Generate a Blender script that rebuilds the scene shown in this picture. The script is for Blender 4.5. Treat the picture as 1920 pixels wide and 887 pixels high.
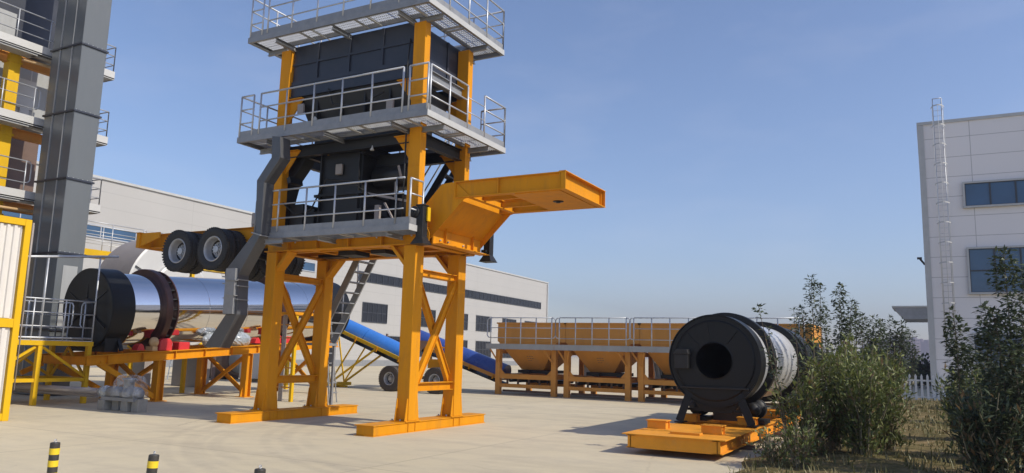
import bpy, math, random
from mathutils import Vector, Matrix
random.seed(7)
R = math.radians
for o in list(bpy.data.objects): bpy.data.objects.remove(o)
SC = bpy.context.scene
COL = SC.collection

# ---------------------------------------------------------------- camera, sky, sun, exposure
PITCH, ROLL, YAW = R(8.637), R(1.507), R(28.5)
def _cam_axes():
    f = Vector((0, math.cos(PITCH), math.sin(PITCH))); r = Vector((1, 0, 0)); u = r.cross(f)
    r2 = r*math.cos(ROLL)+u*math.sin(ROLL); u2 = -r*math.sin(ROLL)+u*math.cos(ROLL)
    M = Matrix.Rotation(YAW, 3, 'Z')
    return M@r2, M@u2, M@f
cr, cu, cf = _cam_axes()
cam_d = bpy.data.cameras.new('camera'); cam = bpy.data.objects.new('camera', cam_d); COL.objects.link(cam)
cam_d.sensor_width = 36; cam_d.lens = 1446.08/1920*36; cam_d.clip_start = 0.1; cam_d.clip_end = 6000
cam.matrix_world = Matrix(((cr.x, cu.x, -cf.x, 0), (cr.y, cu.y, -cf.y, 0), (cr.z, cu.z, -cf.z, 1.6), (0, 0, 0, 1)))
SC.camera = cam

SUN = Vector((1.2, 0.06, 1.0)).normalized()
w = bpy.data.worlds.new('World'); SC.world = w; w.use_nodes = True
nt = w.node_tree; bg = nt.nodes['Background']
sky = nt.nodes.new('ShaderNodeTexSky'); sky.sky_type = 'NISHITA'; sky.sun_disc = False
sky.sun_elevation = math.asin(SUN.z); sky.sun_rotation = math.atan2(SUN.x, SUN.y)
sky.air_density = 1.0; sky.dust_density = 0.8; sky.ozone_density = 6.0; sky.altitude = 50
tint = nt.nodes.new('ShaderNodeMix'); tint.data_type = 'RGBA'; tint.blend_type = 'MULTIPLY'; tint.inputs['Factor'].default_value = 1
tint.inputs['B'].default_value = (1.10, .935, .885, 1)   # the camera's white balance on the sky
nt.links.new(sky.outputs[0], tint.inputs['A']); 
tcw = nt.nodes.new('ShaderNodeTexCoord'); mpw = nt.nodes.new('ShaderNodeMapping'); mpw.inputs['Scale'].default_value = (1, 1, 3.2)
nw = nt.nodes.new('ShaderNodeTexNoise'); nw.inputs['Scale'].default_value = 5.5; nw.inputs['Detail'].default_value = 7; nw.inputs['Roughness'].default_value = .55
rw = nt.nodes.new('ShaderNodeMapRange'); rw.inputs['From Min'].default_value = .5; rw.inputs['From Max'].default_value = .78; rw.inputs['To Max'].default_value = .07
cwn = nt.nodes.new('ShaderNodeMix'); cwn.data_type = 'RGBA'; cwn.inputs['B'].default_value = (5.2, 5.0, 5.3, 1)   # thin high cloud veil
nt.links.new(tcw.outputs['Generated'], mpw.inputs[0]); nt.links.new(mpw.outputs[0], nw.inputs['Vector']); nt.links.new(nw.outputs[0], rw.inputs[0]); nt.links.new(rw.outputs[0], cwn.inputs['Factor'])
nt.links.new(tint.outputs['Result'], cwn.inputs['A']); nt.links.new(cwn.outputs['Result'], bg.inputs[0]); bg.inputs[1].default_value = 0.148
sd = bpy.data.lights.new('sun', 'SUN'); sd.energy = 3.5; sd.angle = R(0.5); sd.color = (1.0, 0.92, 0.78)
so = bpy.data.objects.new('sun', sd); COL.objects.link(so); so.rotation_euler = (-SUN).to_track_quat('-Z', 'Y').to_euler()
so.location = (20, 0, 30)
SC.view_settings.view_transform = 'Standard'; SC.view_settings.look = 'None'
SC.view_settings.gamma = 1; SC.view_settings.exposure = 0.36; SC.view_settings.use_curve_mapping = False

# ---------------------------------------------------------------- materials
MATS = {}
def nd(t, k, **kw):
    n = t.nodes.new(k)
    for a, b in kw.items(): setattr(n, a, b)
    return n
def paint(name, col, rough=.5, metal=0., var=.12, scale=3., bump=.0, grime=0., grimecol=(.12, .09, .06), coat=0., spec=.5, streak=False):
    if name in MATS: return MATS[name]
    m = bpy.data.materials.new(name); m.use_nodes = True; t = m.node_tree; b = t.nodes['Principled BSDF']
    tc = nd(t, 'ShaderNodeTexCoord')
    n1 = nd(t, 'ShaderNodeTexNoise'); n1.inputs['Scale'].default_value = scale; n1.inputs['Detail'].default_value = 6; n1.inputs['Roughness'].default_value = .65
    mp = nd(t, 'ShaderNodeMapping'); t.links.new(tc.outputs['Object'], mp.inputs[0])
    if streak: mp.inputs['Scale'].default_value = (1, 1, .18)
    t.links.new(mp.outputs[0], n1.inputs['Vector'])
    mx = nd(t, 'ShaderNodeMix', data_type='RGBA')
    lo = [c*(1-var) for c in col]; hi = [min(1, c*(1+var)) for c in col]
    mx.inputs['A'].default_value = (*lo, 1); mx.inputs['B'].default_value = (*hi, 1)
    cr_ = nd(t, 'ShaderNodeValToRGB'); cr_.color_ramp.elements[0].position = .3; cr_.color_ramp.elements[1].position = .7
    t.links.new(n1.outputs[0], cr_.inputs[0]); t.links.new(cr_.outputs[0], mx.inputs['Factor'])
    out = mx.outputs['Result']
    if grime > 0:
        n2 = nd(t, 'ShaderNodeTexNoise'); n2.inputs['Scale'].default_value = scale*2.7; n2.inputs['Detail'].default_value = 8; n2.inputs['Roughness'].default_value = .7
        t.links.new(mp.outputs[0], n2.inputs['Vector'])
        c2 = nd(t, 'ShaderNodeValToRGB'); c2.color_ramp.elements[0].position = .52; c2.color_ramp.elements[1].position = .75
        c2.color_ramp.elements[1].color = (grime, grime, grime, 1)
        t.links.new(n2.outputs[0], c2.inputs[0])
        m2 = nd(t, 'ShaderNodeMix', data_type='RGBA'); m2.inputs['B'].default_value = (*grimecol, 1)
        t.links.new(c2.outputs[0], m2.inputs['Factor']); t.links.new(out, m2.inputs['A']); out = m2.outputs['Result']
    t.links.new(out, b.inputs['Base Color'])
    b.inputs['Metallic'].default_value = metal; b.inputs['Specular IOR Level'].default_value = spec
    rr = nd(t, 'ShaderNodeMapRange'); rr.inputs['To Min'].default_value = max(.02, rough*.82); rr.inputs['To Max'].default_value = min(1, rough*1.2)
    t.links.new(n1.outputs[0], rr.inputs[0]); t.links.new(rr.outputs[0], b.inputs['Roughness'])
    if coat: b.inputs['Coat Weight'].default_value = coat; b.inputs['Coat Roughness'].default_value = .15
    if bump > 0:
        bp = nd(t, 'ShaderNodeBump'); bp.inputs['Strength'].default_value = bump; bp.inputs['Distance'].default_value = .02
        t.links.new(n1.outputs[0], bp.inputs['Height']); t.links.new(bp.outputs[0], b.inputs['Normal'])
    MATS[name] = m; return m

ORANGE = paint('orange_paint', (.63, .262, .008), .55, spec=.15, var=.10, scale=2.2, grime=.42, grimecol=(.27, .13, .045), streak=True)
SKIDOR = paint('weathered_skid_orange', (.72, .30, .03), .65, spec=.15, var=.12, scale=2.2, grime=.45, grimecol=(.5, .28, .10))
AMBER = paint('faded_orange_paint', (.61, .28, .065), .65, spec=.15, var=.1, scale=1.2, grime=.4, grimecol=(.36, .24, .13), streak=True)
YELLOW = paint('yellow_paint', (.64, .39, .010), .5, spec=.2, var=.08, scale=2., grime=.25, grimecol=(.4, .24, .05), streak=True)
STEEL = paint('galvanised_steel', (.47, .49, .52), .42, metal=.45, var=.1, scale=6., grime=.2, grimecol=(.25, .24, .23))
DECK = paint('grey_deck_steel', (.24, .25, .265), .5, metal=.2, var=.12, scale=4., grime=.3, grimecol=(.14, .13, .12))
FASCIA = paint('light_grey_paint', (.42, .43, .43), .5, var=.06, scale=3., grime=.2, grimecol=(.3, .28, .25))
NAVY = paint('dark_slate_paint', (.022, .027, .042), .42, var=.15, scale=2., grime=.25, grimecol=(.07, .065, .06))
DARK = paint('black_steel', (.007, .0075, .0085), .5, var=.2, scale=3., grime=.35, grimecol=(.022, .02, .018))
DRUMBLACK = paint('satin_black_paint', (.006, .0068, .008), .42, var=.2, scale=2.5, grime=.22, grimecol=(.022, .020, .018), spec=.3)
CHUTE = paint('chute_grey_paint', (.072, .075, .082), .38, var=.1, scale=2.5, grime=.25, grimecol=(.12, .11, .10))
ELEV = paint('elevator_grey_paint', (.118, .130, .138), .24, var=.07, scale=1.1, grime=.15, grimecol=(.2, .19, .18), streak=True)
CLAD = paint('grey_cladding', (.33, .34, .34), .5, var=.08, scale=2., grime=.3, grimecol=(.22, .21, .2), streak=True)
WHITE = paint('white_paint', (.50, .505, .50), .4, var=.04, scale=2., grime=.18, grimecol=(.5, .48, .44))
SHELLW = paint('dull_silver_sheet', (.66, .67, .68), .34, metal=.5, var=.03, scale=1.2, grime=.05, grimecol=(.4, .38, .35))
PEWTER = paint('taupe_and_rim_shade', (.30, .27, .255), .5, var=.06, scale=2., grime=.2)
CORR = paint('corrugated_white', (.62, .60, .57), .45, var=.03, scale=2., grime=.12, grimecol=(.6, .55, .48))
STAINLESS = paint('polished_stainless', (.74, .73, .73), .07, metal=1., var=.03, scale=1.2, bump=.03)
RINGRED = paint('brown_ring_steel', (.06, .026, .022), .38, metal=.3, var=.25, scale=3., grime=.4, grimecol=(.09, .05, .04))
RED = paint('red_paint', (.55, .03, .035), .4, var=.1, scale=4., grime=.2)
BLUE = paint('blue_cover', (.045, .20, .62), .2, var=.08, scale=2., grime=.12, grimecol=(.2, .25, .32), coat=.5)
BLUE_SHADE = paint('shaded_blue_cover', (.035, .075, .30), .28, var=.1, scale=2., grime=.15, grimecol=(.12, .13, .2), coat=.3)  # darker copy of the cover blue, shade put into its colour
RUBBER = paint('tyre_rubber', (.022, .023, .025), .72, var=.2, scale=6., grime=.4, grimecol=(.08, .07, .06))
DUSTYRUBBER = paint('dusty_tyre_rubber', (.055, .045, .038), .8, var=.2, scale=6., grime=.6, grimecol=(.16, .12, .09))
RIM = paint('silver_rim', (.42, .43, .45), .4, metal=.4, var=.1, scale=8., grime=.3)
CONCB = paint('grey_concrete_block', (.3, .29, .26), .9, var=.15, scale=8., bump=.3)
BARK = paint('bark', (.11, .085, .06), .9, var=.3, scale=20., bump=.4)
TWIG = paint('pale_stem', (.22, .19, .12), .8, var=.3, scale=20.)
FOIL = paint('cloudy_film', (.34, .38, .42), .16, metal=.1, var=.3, scale=5., bump=.4, grime=.6, grimecol=(.10, .13, .16), coat=.4)
TAN = paint('tan_flange', (.5, .33, .16), .6, var=.1, scale=5.)
BROWN = paint('brown_tank', (.14, .09, .07), .5, var=.15, scale=3., grime=.3)
FRAMEDK = paint('dark_window_frame', (.03, .035, .045), .4)
FENCE = paint('white_fence', (.62, .63, .62), .5, var=.06, scale=5., grime=.25, grimecol=(.35, .33, .3))
CITY = paint('pinkish_render', (.24, .18, .20), .8, var=.1, scale=.05)

def plastic():
    m = bpy.data.materials.new('clear_plastic_wrap'); m.use_nodes = True; t = m.node_tree; b = t.nodes['Principled BSDF']
    b.inputs['Base Color'].default_value = (.8, .83, .86, 1); b.inputs['Roughness'].default_value = .15
    n = nd(t, 'ShaderNodeTexNoise'); n.inputs['Scale'].default_value = 4; n.inputs['Detail'].default_value = 3; n.inputs['Distortion'].default_value = 1.5
    tc = nd(t, 'ShaderNodeTexCoord'); t.links.new(tc.outputs['Object'], n.inputs['Vector'])
    bp = nd(t, 'ShaderNodeBump'); bp.inputs['Strength'].default_value = .6; bp.inputs['Distance'].default_value = .08
    t.links.new(n.outputs[0], bp.inputs['Height']); t.links.new(bp.outputs[0], b.inputs['Normal'])
    mr = nd(t, 'ShaderNodeMapRange'); mr.inputs['From Min'].default_value = .35; mr.inputs['From Max'].default_value = .65
    mr.inputs['To Min'].default_value = .04; mr.inputs['To Max'].default_value = .3
    t.links.new(n.outputs[0], mr.inputs[0]); t.links.new(mr.outputs[0], b.inputs['Alpha'])
    return m
PLASTIC = plastic()

def glass(name, col, rough=.05, spec=.7):
    m = bpy.data.materials.new(name); m.use_nodes = True; t = m.node_tree; b = t.nodes['Principled BSDF']
    n = nd(t, 'ShaderNodeTexNoise'); n.inputs['Scale'].default_value = .6; n.inputs['Detail'].default_value = 3
    tc = nd(t, 'ShaderNodeTexCoord'); t.links.new(tc.outputs['Object'], n.inputs['Vector'])
    mx = nd(t, 'ShaderNodeMix', data_type='RGBA'); mx.inputs['A'].default_value = (*[c*.5 for c in col], 1); mx.inputs['B'].default_value = (*[c*1.6 for c in col], 1)
    t.links.new(n.outputs[0], mx.inputs['Factor']); t.links.new(mx.outputs['Result'], b.inputs['Base Color'])
    b.inputs['Roughness'].default_value = rough; b.inputs['Specular IOR Level'].default_value = spec
    return m
GLASS_DK = glass('dark_tinted_glass', (.014, .016, .022), .2, .25)
GLASS_BL = glass('blue_tinted_glass', (.03, .075, .15), .04)

def wallmat(name, col, ph, pv, seam=.72, sw=.03, off=(0, 0), rib=0):
    """metal wall panels; the seams follow the local x (along the wall) and z axes"""
    m = bpy.data.materials.new(name); m.use_nodes = True; t = m.node_tree; b = t.nodes['Principled BSDF']
    tc = nd(t, 'ShaderNodeTexCoord'); sp = nd(t, 'ShaderNodeSeparateXYZ'); t.links.new(tc.outputs['Object'], sp.inputs[0])
    def line(sock, period, o):
        a = nd(t, 'ShaderNodeMath', operation='ADD'); a.inputs[1].default_value = o+1000*period; t.links.new(sock, a.inputs[0])
        mo = nd(t, 'ShaderNodeMath', operation='MODULO'); mo.inputs[1].default_value = period; t.links.new(a.outputs[0], mo.inputs[0])
        lt = nd(t, 'ShaderNodeMath', operation='LESS_THAN'); lt.inputs[1].default_value = sw; t.links.new(mo.outputs[0], lt.inputs[0]); return lt.outputs[0]
    l1 = line(sp.outputs[2], pv, off[1]); l2 = line(sp.outputs[0], ph, off[0])
    mxm = nd(t, 'ShaderNodeMath', operation='MAXIMUM'); t.links.new(l1, mxm.inputs[0]); t.links.new(l2, mxm.inputs[1])
    n = nd(t, 'ShaderNodeTexNoise'); n.inputs['Scale'].default_value = .35; n.inputs['Detail'].default_value = 6
    mp = nd(t, 'ShaderNodeMapping'); mp.inputs['Scale'].default_value = (1, 1, .3); t.links.new(tc.outputs['Object'], mp.inputs[0]); t.links.new(mp.outputs[0], n.inputs['Vector'])
    m1 = nd(t, 'ShaderNodeMix', data_type='RGBA'); m1.inputs['A'].default_value = (*[c*.93 for c in col], 1); m1.inputs['B'].default_value = (*[min(1, c*1.05) for c in col], 1)
    t.links.new(n.outputs[0], m1.inputs['Factor'])
    m2 = nd(t, 'ShaderNodeMix', data_type='RGBA'); m2.inputs['B'].default_value = (*[c*seam for c in col], 1)
    t.links.new(mxm.outputs[0], m2.inputs['Factor']); t.links.new(m1.outputs['Result'], m2.inputs['A']); t.links.new(m2.outputs['Result'], b.inputs['Base Color'])
    b.inputs['Roughness'].default_value = .45
    return m
WH_WALL = wallmat('warehouse_wall_panels', (.39, .385, .375), 9., 1.05, .82, .035)
OB_WALL = wallmat('office_wall_panels', (.72, .70, .70), 3.0, 1.02, .55, .03, off=(.8, .2))

def groundmat():
    m = bpy.data.materials.new('pale_concrete'); m.use_nodes = True; t = m.node_tree; b = t.nodes['Principled BSDF']
    tc = nd(t, 'ShaderNodeTexCoord')
    def noise(s, d=6, r=.6, sc=(1, 1, 1)):
        mp = nd(t, 'ShaderNodeMapping'); mp.inputs['Scale'].default_value = sc; t.links.new(tc.outputs['Object'], mp.inputs[0])
        n = nd(t, 'ShaderNodeTexNoise'); n.inputs['Scale'].default_value = s; n.inputs['Detail'].default_value = d; n.inputs['Roughness'].default_value = r
        t.links.new(mp.outputs[0], n.inputs['Vector']); return n.outputs[0]
    def ramp(s, a, bb, lo=0., hi=1.):
        r = nd(t, 'ShaderNodeMapRange'); r.inputs['From Min'].default_value = a; r.inputs['From Max'].default_value = bb; r.inputs['To Min'].default_value = lo; r.inputs['To Max'].default_value = hi
        t.links.new(s, r.inputs[0]); return r.outputs[0]
    def mul(a, bb):
        k = nd(t, 'ShaderNodeMath', operation='MULTIPLY'); t.links.new(a, k.inputs[0])
        if isinstance(bb, float): k.inputs[1].default_value = bb
        else: t.links.new(bb, k.inputs[1])
        return k.outputs[0]
    def mix(f, a, c):
        x = nd(t, 'ShaderNodeMix', data_type='RGBA'); t.links.new(f, x.inputs['Factor'])
        if isinstance(a, tuple): x.inputs['A'].default_value = (*a, 1)
        else: t.links.new(a, x.inputs['A'])
        x.inputs['B'].default_value = (*c, 1); return x.outputs['Result']
    base = mix(ramp(noise(.16), .3, .7), (.51, .44, .30), (.60, .53, .385))
    base = mix(ramp(noise(1.3, 8, .7), .45, .75, 0, .5), base, (.37, .325, .255))
    base = mix(ramp(noise(30, 4), .55, .8, 0, .35), base, (.30, .27, .22))
    sp = nd(t, 'ShaderNodeSeparateXYZ'); t.links.new(tc.outputs['Object'], sp.inputs[0])
    # slab joints
    def joint(sock, p, o, wd=.018):
        a = nd(t, 'ShaderNodeMath', operation='ADD'); a.inputs[1].default_value = o+200*p; t.links.new(sock, a.inputs[0])
        mo = nd(t, 'ShaderNodeMath', operation='MODULO'); mo.inputs[1].default_value = p; t.links.new(a.outputs[0], mo.inputs[0])
        lt = nd(t, 'ShaderNodeMath', operation='LESS_THAN'); lt.inputs[1].default_value = wd; t.links.new(mo.outputs[0], lt.inputs[0]); return lt.outputs[0]
    j = nd(t, 'ShaderNodeMath', operation='MAXIMUM'); t.links.new(joint(sp.outputs[0], 5., 1.9), j.inputs[0]); t.links.new(joint(sp.outputs[1], 6., 3.3), j.inputs[1])
    base = mix(mul(j.outputs[0], .8), base, (.22, .19, .15))
    base = mix(ramp(noise(.8, 7, .65, (.35, 1.6, 1)), .50, .72, 0, .45), base, (.36, .31, .235))
    base = mix(ramp(noise(2.6, 5, .6), .66, .74, 0, .4), base, (.24, .21, .165))
    vo = nd(t, 'ShaderNodeTexVoronoi', feature='DISTANCE_TO_EDGE'); vo.inputs['Scale'].default_value = .22
    nv = nd(t, 'ShaderNodeTexNoise'); nv.inputs['Scale'].default_value = 1.2; nv.inputs['Detail'].default_value = 5
    av = nd(t, 'ShaderNodeMix', data_type='RGBA'); av.inputs['Factor'].default_value = .25; t.links.new(tc.outputs['Object'], nv.inputs['Vector']); t.links.new(tc.outputs['Object'], av.inputs['A']); t.links.new(nv.outputs[1], av.inputs['B'])
    t.links.new(av.outputs['Result'], vo.inputs['Vector'])
    base = mix(mul(ramp(vo.outputs['Distance'], .0, .004, 1., 0.), ramp(noise(.3, 3), .48, .6, 0, .5)), base, (.2, .17, .13))
    # curved tyre tracks
    def arc(cx, cy, r, wd, k):
        d = nd(t, 'ShaderNodeVectorMath', operation='DISTANCE'); t.links.new(tc.outputs['Object'], d.inputs[0]); d.inputs[1].default_value = (cx, cy, 0)
        a = nd(t, 'ShaderNodeMath', operation='SUBTRACT'); t.links.new(d.outputs['Value'], a.inputs[0]); a.inputs[1].default_value = r
        ab = nd(t, 'ShaderNodeMath', operation='ABSOLUTE'); t.links.new(a.outputs[0], ab.inputs[0])
        return ramp(ab.outputs[0], wd*.4, wd, k, 0.)
    brk = ramp(noise(.9, 6, .7), .38, .66, .08, .7)
    for (cx, cy, r_, wd, k) in [(-4.0, 16.5, 8.6, .16, .55), (-4.0, 16.5, 8.95, .12, .4), (-3.7, 17.1, 10.8, .16, .5), (-3.7, 17.1, 11.15, .12, .4), (-6.5, 13.8, 4.6, .14, .4), (-6.2, 14.0, 6.4, .15, .45), (-5.9, 14.2, 7.0, .1, .35), (-5, 2., 9.1, .14, .3), (-5, 2., 11.0, .14, .3)]:
        base = mix(mul(arc(cx, cy, r_, wd, k), brk), base, (.30, .265, .215))
    t.links.new(base, b.inputs['Base Color']); b.inputs['Roughness'].default_value = .85; b.inputs['Specular IOR Level'].default_value = .3
    bp = nd(t, 'ShaderNodeBump'); bp.inputs['Strength'].default_value = .25; bp.inputs['Distance'].default_value = .01
    t.links.new(noise(14, 6), bp.inputs['Height']); t.links.new(bp.outputs[0], b.inputs['Normal'])
    return m
CONCRETE = groundmat()

def soilmat():
    m = bpy.data.materials.new('dry_grassy_soil'); m.use_nodes = True; t = m.node_tree; b = t.nodes['Principled BSDF']
    tc = nd(t, 'ShaderNodeTexCoord')
    def n_(s): 
        n = nd(t, 'ShaderNodeTexNoise'); n.inputs['Scale'].default_value = s; n.inputs['Detail'].default_value = 7; n.inputs['Roughness'].default_value = .7
        t.links.new(tc.outputs['Object'], n.inputs['Vector']); return n.outputs[0]
    c = nd(t, 'ShaderNodeValToRGB'); e = c.color_ramp.elements
    e[0].position = .3; e[0].color = (.05, .055, .02, 1); e[1].position = .68; e[1].color = (.26, .19, .095, 1)
    x = e.new(.48); x.color = (.14, .115, .05, 1)
    t.links.new(n_(2.4), c.inputs[0]); 
    m2 = nd(t, 'ShaderNodeMix', data_type='RGBA'); m2.inputs['B'].default_value = (.3, .22, .12, 1)
    r = nd(t, 'ShaderNodeMapRange'); r.inputs['From Min'].default_value = .5; r.inputs['From Max'].default_value = .7; r.inputs['To Max'].default_value = .7
    t.links.new(n_(.6), r.inputs[0]); t.links.new(r.outputs[0], m2.inputs['Factor']); t.links.new(c.outputs[0], m2.inputs['A'])
    t.links.new(m2.outputs['Result'], b.inputs['Base Color']); b.inputs['Roughness'].default_value = 1; b.inputs['Specular IOR Level'].default_value = .1
    bp = nd(t, 'ShaderNodeBump'); bp.inputs['Strength'].default_value = .8; bp.inputs['Distance'].default_value = .05
    t.links.new(n_(9), bp.inputs['Height']); t.links.new(bp.outputs[0], b.inputs['Normal'])
    return m
SOIL = soilmat()

def leafmat(name, a, c, tr=.25, far=1.):
    m = bpy.data.materials.new(name); m.use_nodes = True; t = m.node_tree; b = t.nodes['Principled BSDF']; out = t.nodes['Material Output']
    g = nd(t, 'ShaderNodeNewGeometry')
    mx = nd(t, 'ShaderNodeMix', data_type='RGBA'); mx.inputs['A'].default_value = (*a, 1); mx.inputs['B'].default_value = (*c, 1)
    t.links.new(g.outputs['Random Per Island'], mx.inputs['Factor'])
    t.links.new(mx.outputs['Result'], b.inputs['Base Color']); b.inputs['Roughness'].default_value = .5; b.inputs['Specular IOR Level'].default_value = .35
    tl = nd(t, 'ShaderNodeBsdfTranslucent'); t.links.new(mx.outputs['Result'], tl.inputs[0])
    ms = nd(t, 'ShaderNodeMixShader'); ms.inputs[0].default_value = tr
    t.links.new(b.outputs[0], ms.inputs[1]); t.links.new(tl.outputs[0], ms.inputs[2]); t.links.new(ms.outputs[0], out.inputs[0])
    return m
LEAF_A = leafmat('olive_leaves', (.07, .095, .028), (.21, .235, .075))
LEAF_B = leafmat('dark_green_leaves', (.036, .052, .030), (.095, .12, .06))
LEAF_Y = leafmat('yellow_green_leaves', (.10, .13, .03), (.22, .24, .06))
LEAF_D = leafmat('dry_brown_leaves', (.14, .09, .045), (.24, .17, .09))
GRASSM = leafmat('dry_grass_blades', (.10, .11, .035), (.27, .22, .10), .2)

# ---------------------------------------------------------------- mesh helpers
def rootloc(p):
    while p is not None and p.parent is not None: p = p.parent
    return p.location.copy() if p is not None else Vector((0, 0, 0))
def meta(o, label=None, cat=None, group=None, kind=None):
    if label: o['label'] = label
    if cat: o['category'] = cat
    if group: o['group'] = group
    if kind: o['kind'] = kind
    return o
def thing(name, loc, label, cat, group=None, rotz=0.):
    o = bpy.data.objects.new(name, None); COL.objects.link(o); o.location = loc; o.rotation_euler = (0, 0, rotz)
    o.empty_display_size = .3
    return meta(o, label, cat, group)
WHOLE = {'railing', 'grating', 'stencil_marks', 'window_frame', 'window_surround', 'bolt', 'ring_lug', 'hub_detail', 'foliage', 'young_foliage', 'dry_foliage', 'stem', 'trunk', 'crown', 'panel_rib', 'window', 'grass',
         'tyre', 'wheel', 'plastic_strip', 'bolt_block', 'safety_cage', 'ladder', 'belt', 'belt_feeder', 'burner_port', 'casing_section', 'flange', 'control_linkage', 'stair', 'strip_window', 'cover', 'safety_chain', 'stair_handrail'}
class MB:
    def __init__(s): s.v = []; s.f = []; s.sm = []; s.pr = []
    def add(s, vs, fs, smooth=False):
        k = len(s.v); s.v += [tuple(p) for p in vs]; s.pr.append((k, len(s.v), len(s.f), len(s.f)+len(fs))); s.f += [tuple(i+k for i in f) for f in fs]; s.sm += [smooth]*len(fs); return s
    def box(s, x0, x1, y0, y1, z0, z1):
        if x0 > x1: x0, x1 = x1, x0
        if y0 > y1: y0, y1 = y1, y0
        if z0 > z1: z0, z1 = z1, z0
        return s.add([(x, y, z) for z in (z0, z1) for y in (y0, y1) for x in (x0, x1)],
                     [(0, 2, 3, 1), (4, 5, 7, 6), (0, 1, 5, 4), (2, 6, 7, 3), (0, 4, 6, 2), (1, 3, 7, 5)])
    def bar(s, p, q, w_, h_, up=(0, 0, 1)):
        p, q = Vector(p), Vector(q); d = (q-p).normalized(); u = Vector(up)
        if abs(d.dot(u)) > .999: u = Vector((1, 0, 0))
        a = d.cross(u).normalized(); u = a.cross(d).normalized()
        vs = [c+a*sx*w_/2+u*sz*h_/2 for c in (p, q) for (sx, sz) in ((-1, -1), (1, -1), (1, 1), (-1, 1))]
        return s.add(vs, [(3, 2, 1, 0), (4, 5, 6, 7), (0, 1, 5, 4), (1, 2, 6, 5), (2, 3, 7, 6), (3, 0, 4, 7)])
    def ibeam(s, p, q, w_, h_, t=.02, up=(0, 0, 1)):
        """H section: flanges at +-up, web between"""
        p, q = Vector(p), Vector(q); d = (q-p).normalized(); u = Vector(up)
        if abs(d.dot(u)) > .999: u = Vector((1, 0, 0))
        a = d.cross(u).normalized(); u = a.cross(d).normalized()
        s.bar(p+u*(h_/2-t/2), q+u*(h_/2-t/2), w_, t, up); s.bar(p-u*(h_/2-t/2), q-u*(h_/2-t/2), w_, t, up)
        return s.bar(p, q, t, h_-2*t, up)
    def prism(s, poly, axis, a0, a1):
        """poly: 2D points in the plane normal to axis ('x': (y,z), 'y': (x,z), 'z': (x,y))"""
        n = len(poly)
        def P(c, a): return {'x': (a, c[0], c[1]), 'y': (c[0], a, c[1]), 'z': (c[0], c[1], a)}[axis]
        ar = sum(poly[i][0]*poly[(i+1) % n][1]-poly[(i+1) % n][0]*poly[i][1] for i in range(n))
        vs = [P(c, a0) for c in poly]+[P(c, a1) for c in poly]
        fl = (ar > 0) != (axis == 'y')
        fs = [tuple(range(n)) if not fl else tuple(reversed(range(n))), tuple(range(n, 2*n)) if fl else tuple(reversed(range(n, 2*n)))]
        for i in range(n):
            j = (i+1) % n; fs.append((i, j, n+j, n+i) if fl else (j, i, n+i, n+j))
        return s.add(vs, fs)
    def tube(s, pts, r, n=8, caps=True):
        pts = [Vector(p) for p in pts]; rs = r if isinstance(r, (list, tuple)) else [r]*len(pts)
        k = len(s.v); vs = []; ref = None
        for i, p in enumerate(pts):
            d = (pts[min(i+1, len(pts)-1)]-pts[max(i-1, 0)]).normalized()
            if ref is None: ref = Vector((0, 0, 1)) if abs(d.z) < .9 else Vector((1, 0, 0))
            a = d.cross(ref).normalized(); b_ = a.cross(d).normalized(); ref = b_
            for j in range(n):
                th = 2*math.pi*j/n; vs.append(p+(a*math.cos(th)+b_*math.sin(th))*rs[i])
        fs = []
        for i in range(len(pts)-1):
            for j in range(n): fs.append((i*n+j, i*n+(j+1) % n, (i+1)*n+(j+1) % n, (i+1)*n+j))
        s.add(vs, fs, True)
        if caps: 
            s.f += [tuple(k+j for j in reversed(range(n))), tuple(k+(len(pts)-1)*n+j for j in range(n))]; s.sm += [False]*2; p_ = s.pr[-1]; s.pr[-1] = (p_[0], p_[1], p_[2], len(s.f))
        return s
    def lathe(s, c, axis, prof, n=32, caps=False, smooth=True):
        """prof: list of (r, t) with t along axis from c"""
        c = Vector(c); ax = Vector(axis).normalized(); ref = Vector((0, 0, 1)) if abs(ax.z) < .9 else Vector((1, 0, 0))
        a = ax.cross(ref).normalized(); b_ = ax.cross(a).normalized(); k = len(s.v); vs = []
        for (r, t) in prof:
            for j in range(n):
                th = 2*math.pi*j/n; vs.append(c+ax*t+(a*math.cos(th)+b_*math.sin(th))*r)
        fs = []
        for i in range(len(prof)-1):
            for j in range(n): fs.append((i*n+j, i*n+(j+1) % n, (i+1)*n+(j+1) % n, (i+1)*n+j))
        s.add(vs, fs, smooth)
        if caps:
            s.f += [tuple(k+j for j in reversed(range(n))), tuple(k+(len(prof)-1)*n+j for j in range(n))]; s.sm += [False]*2; p_ = s.pr[-1]; s.pr[-1] = (p_[0], p_[1], p_[2], len(s.f))
        return s
    def clusters(s):
        # primitives whose boxes touch belong to one piece
        bx = []
        for (a, b_, c, d) in s.pr:
            v = s.v[a:b_]; bx.append([min(p[i] for p in v)-.004 for i in range(3)]+[max(p[i] for p in v)+.004 for i in range(3)])
        par = list(range(len(bx)))
        def find(i):
            while par[i] != i: i = par[i]
            return i
        for i in range(len(bx)):
            for j in range(i):
                if all(bx[i][k] <= bx[j][k+3] and bx[j][k] <= bx[i][k+3] for k in range(3)): par[find(i)] = find(j)
        cl = {}
        for i in range(len(bx)): cl.setdefault(find(i), []).append(i)
        return list(cl.values())
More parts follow.
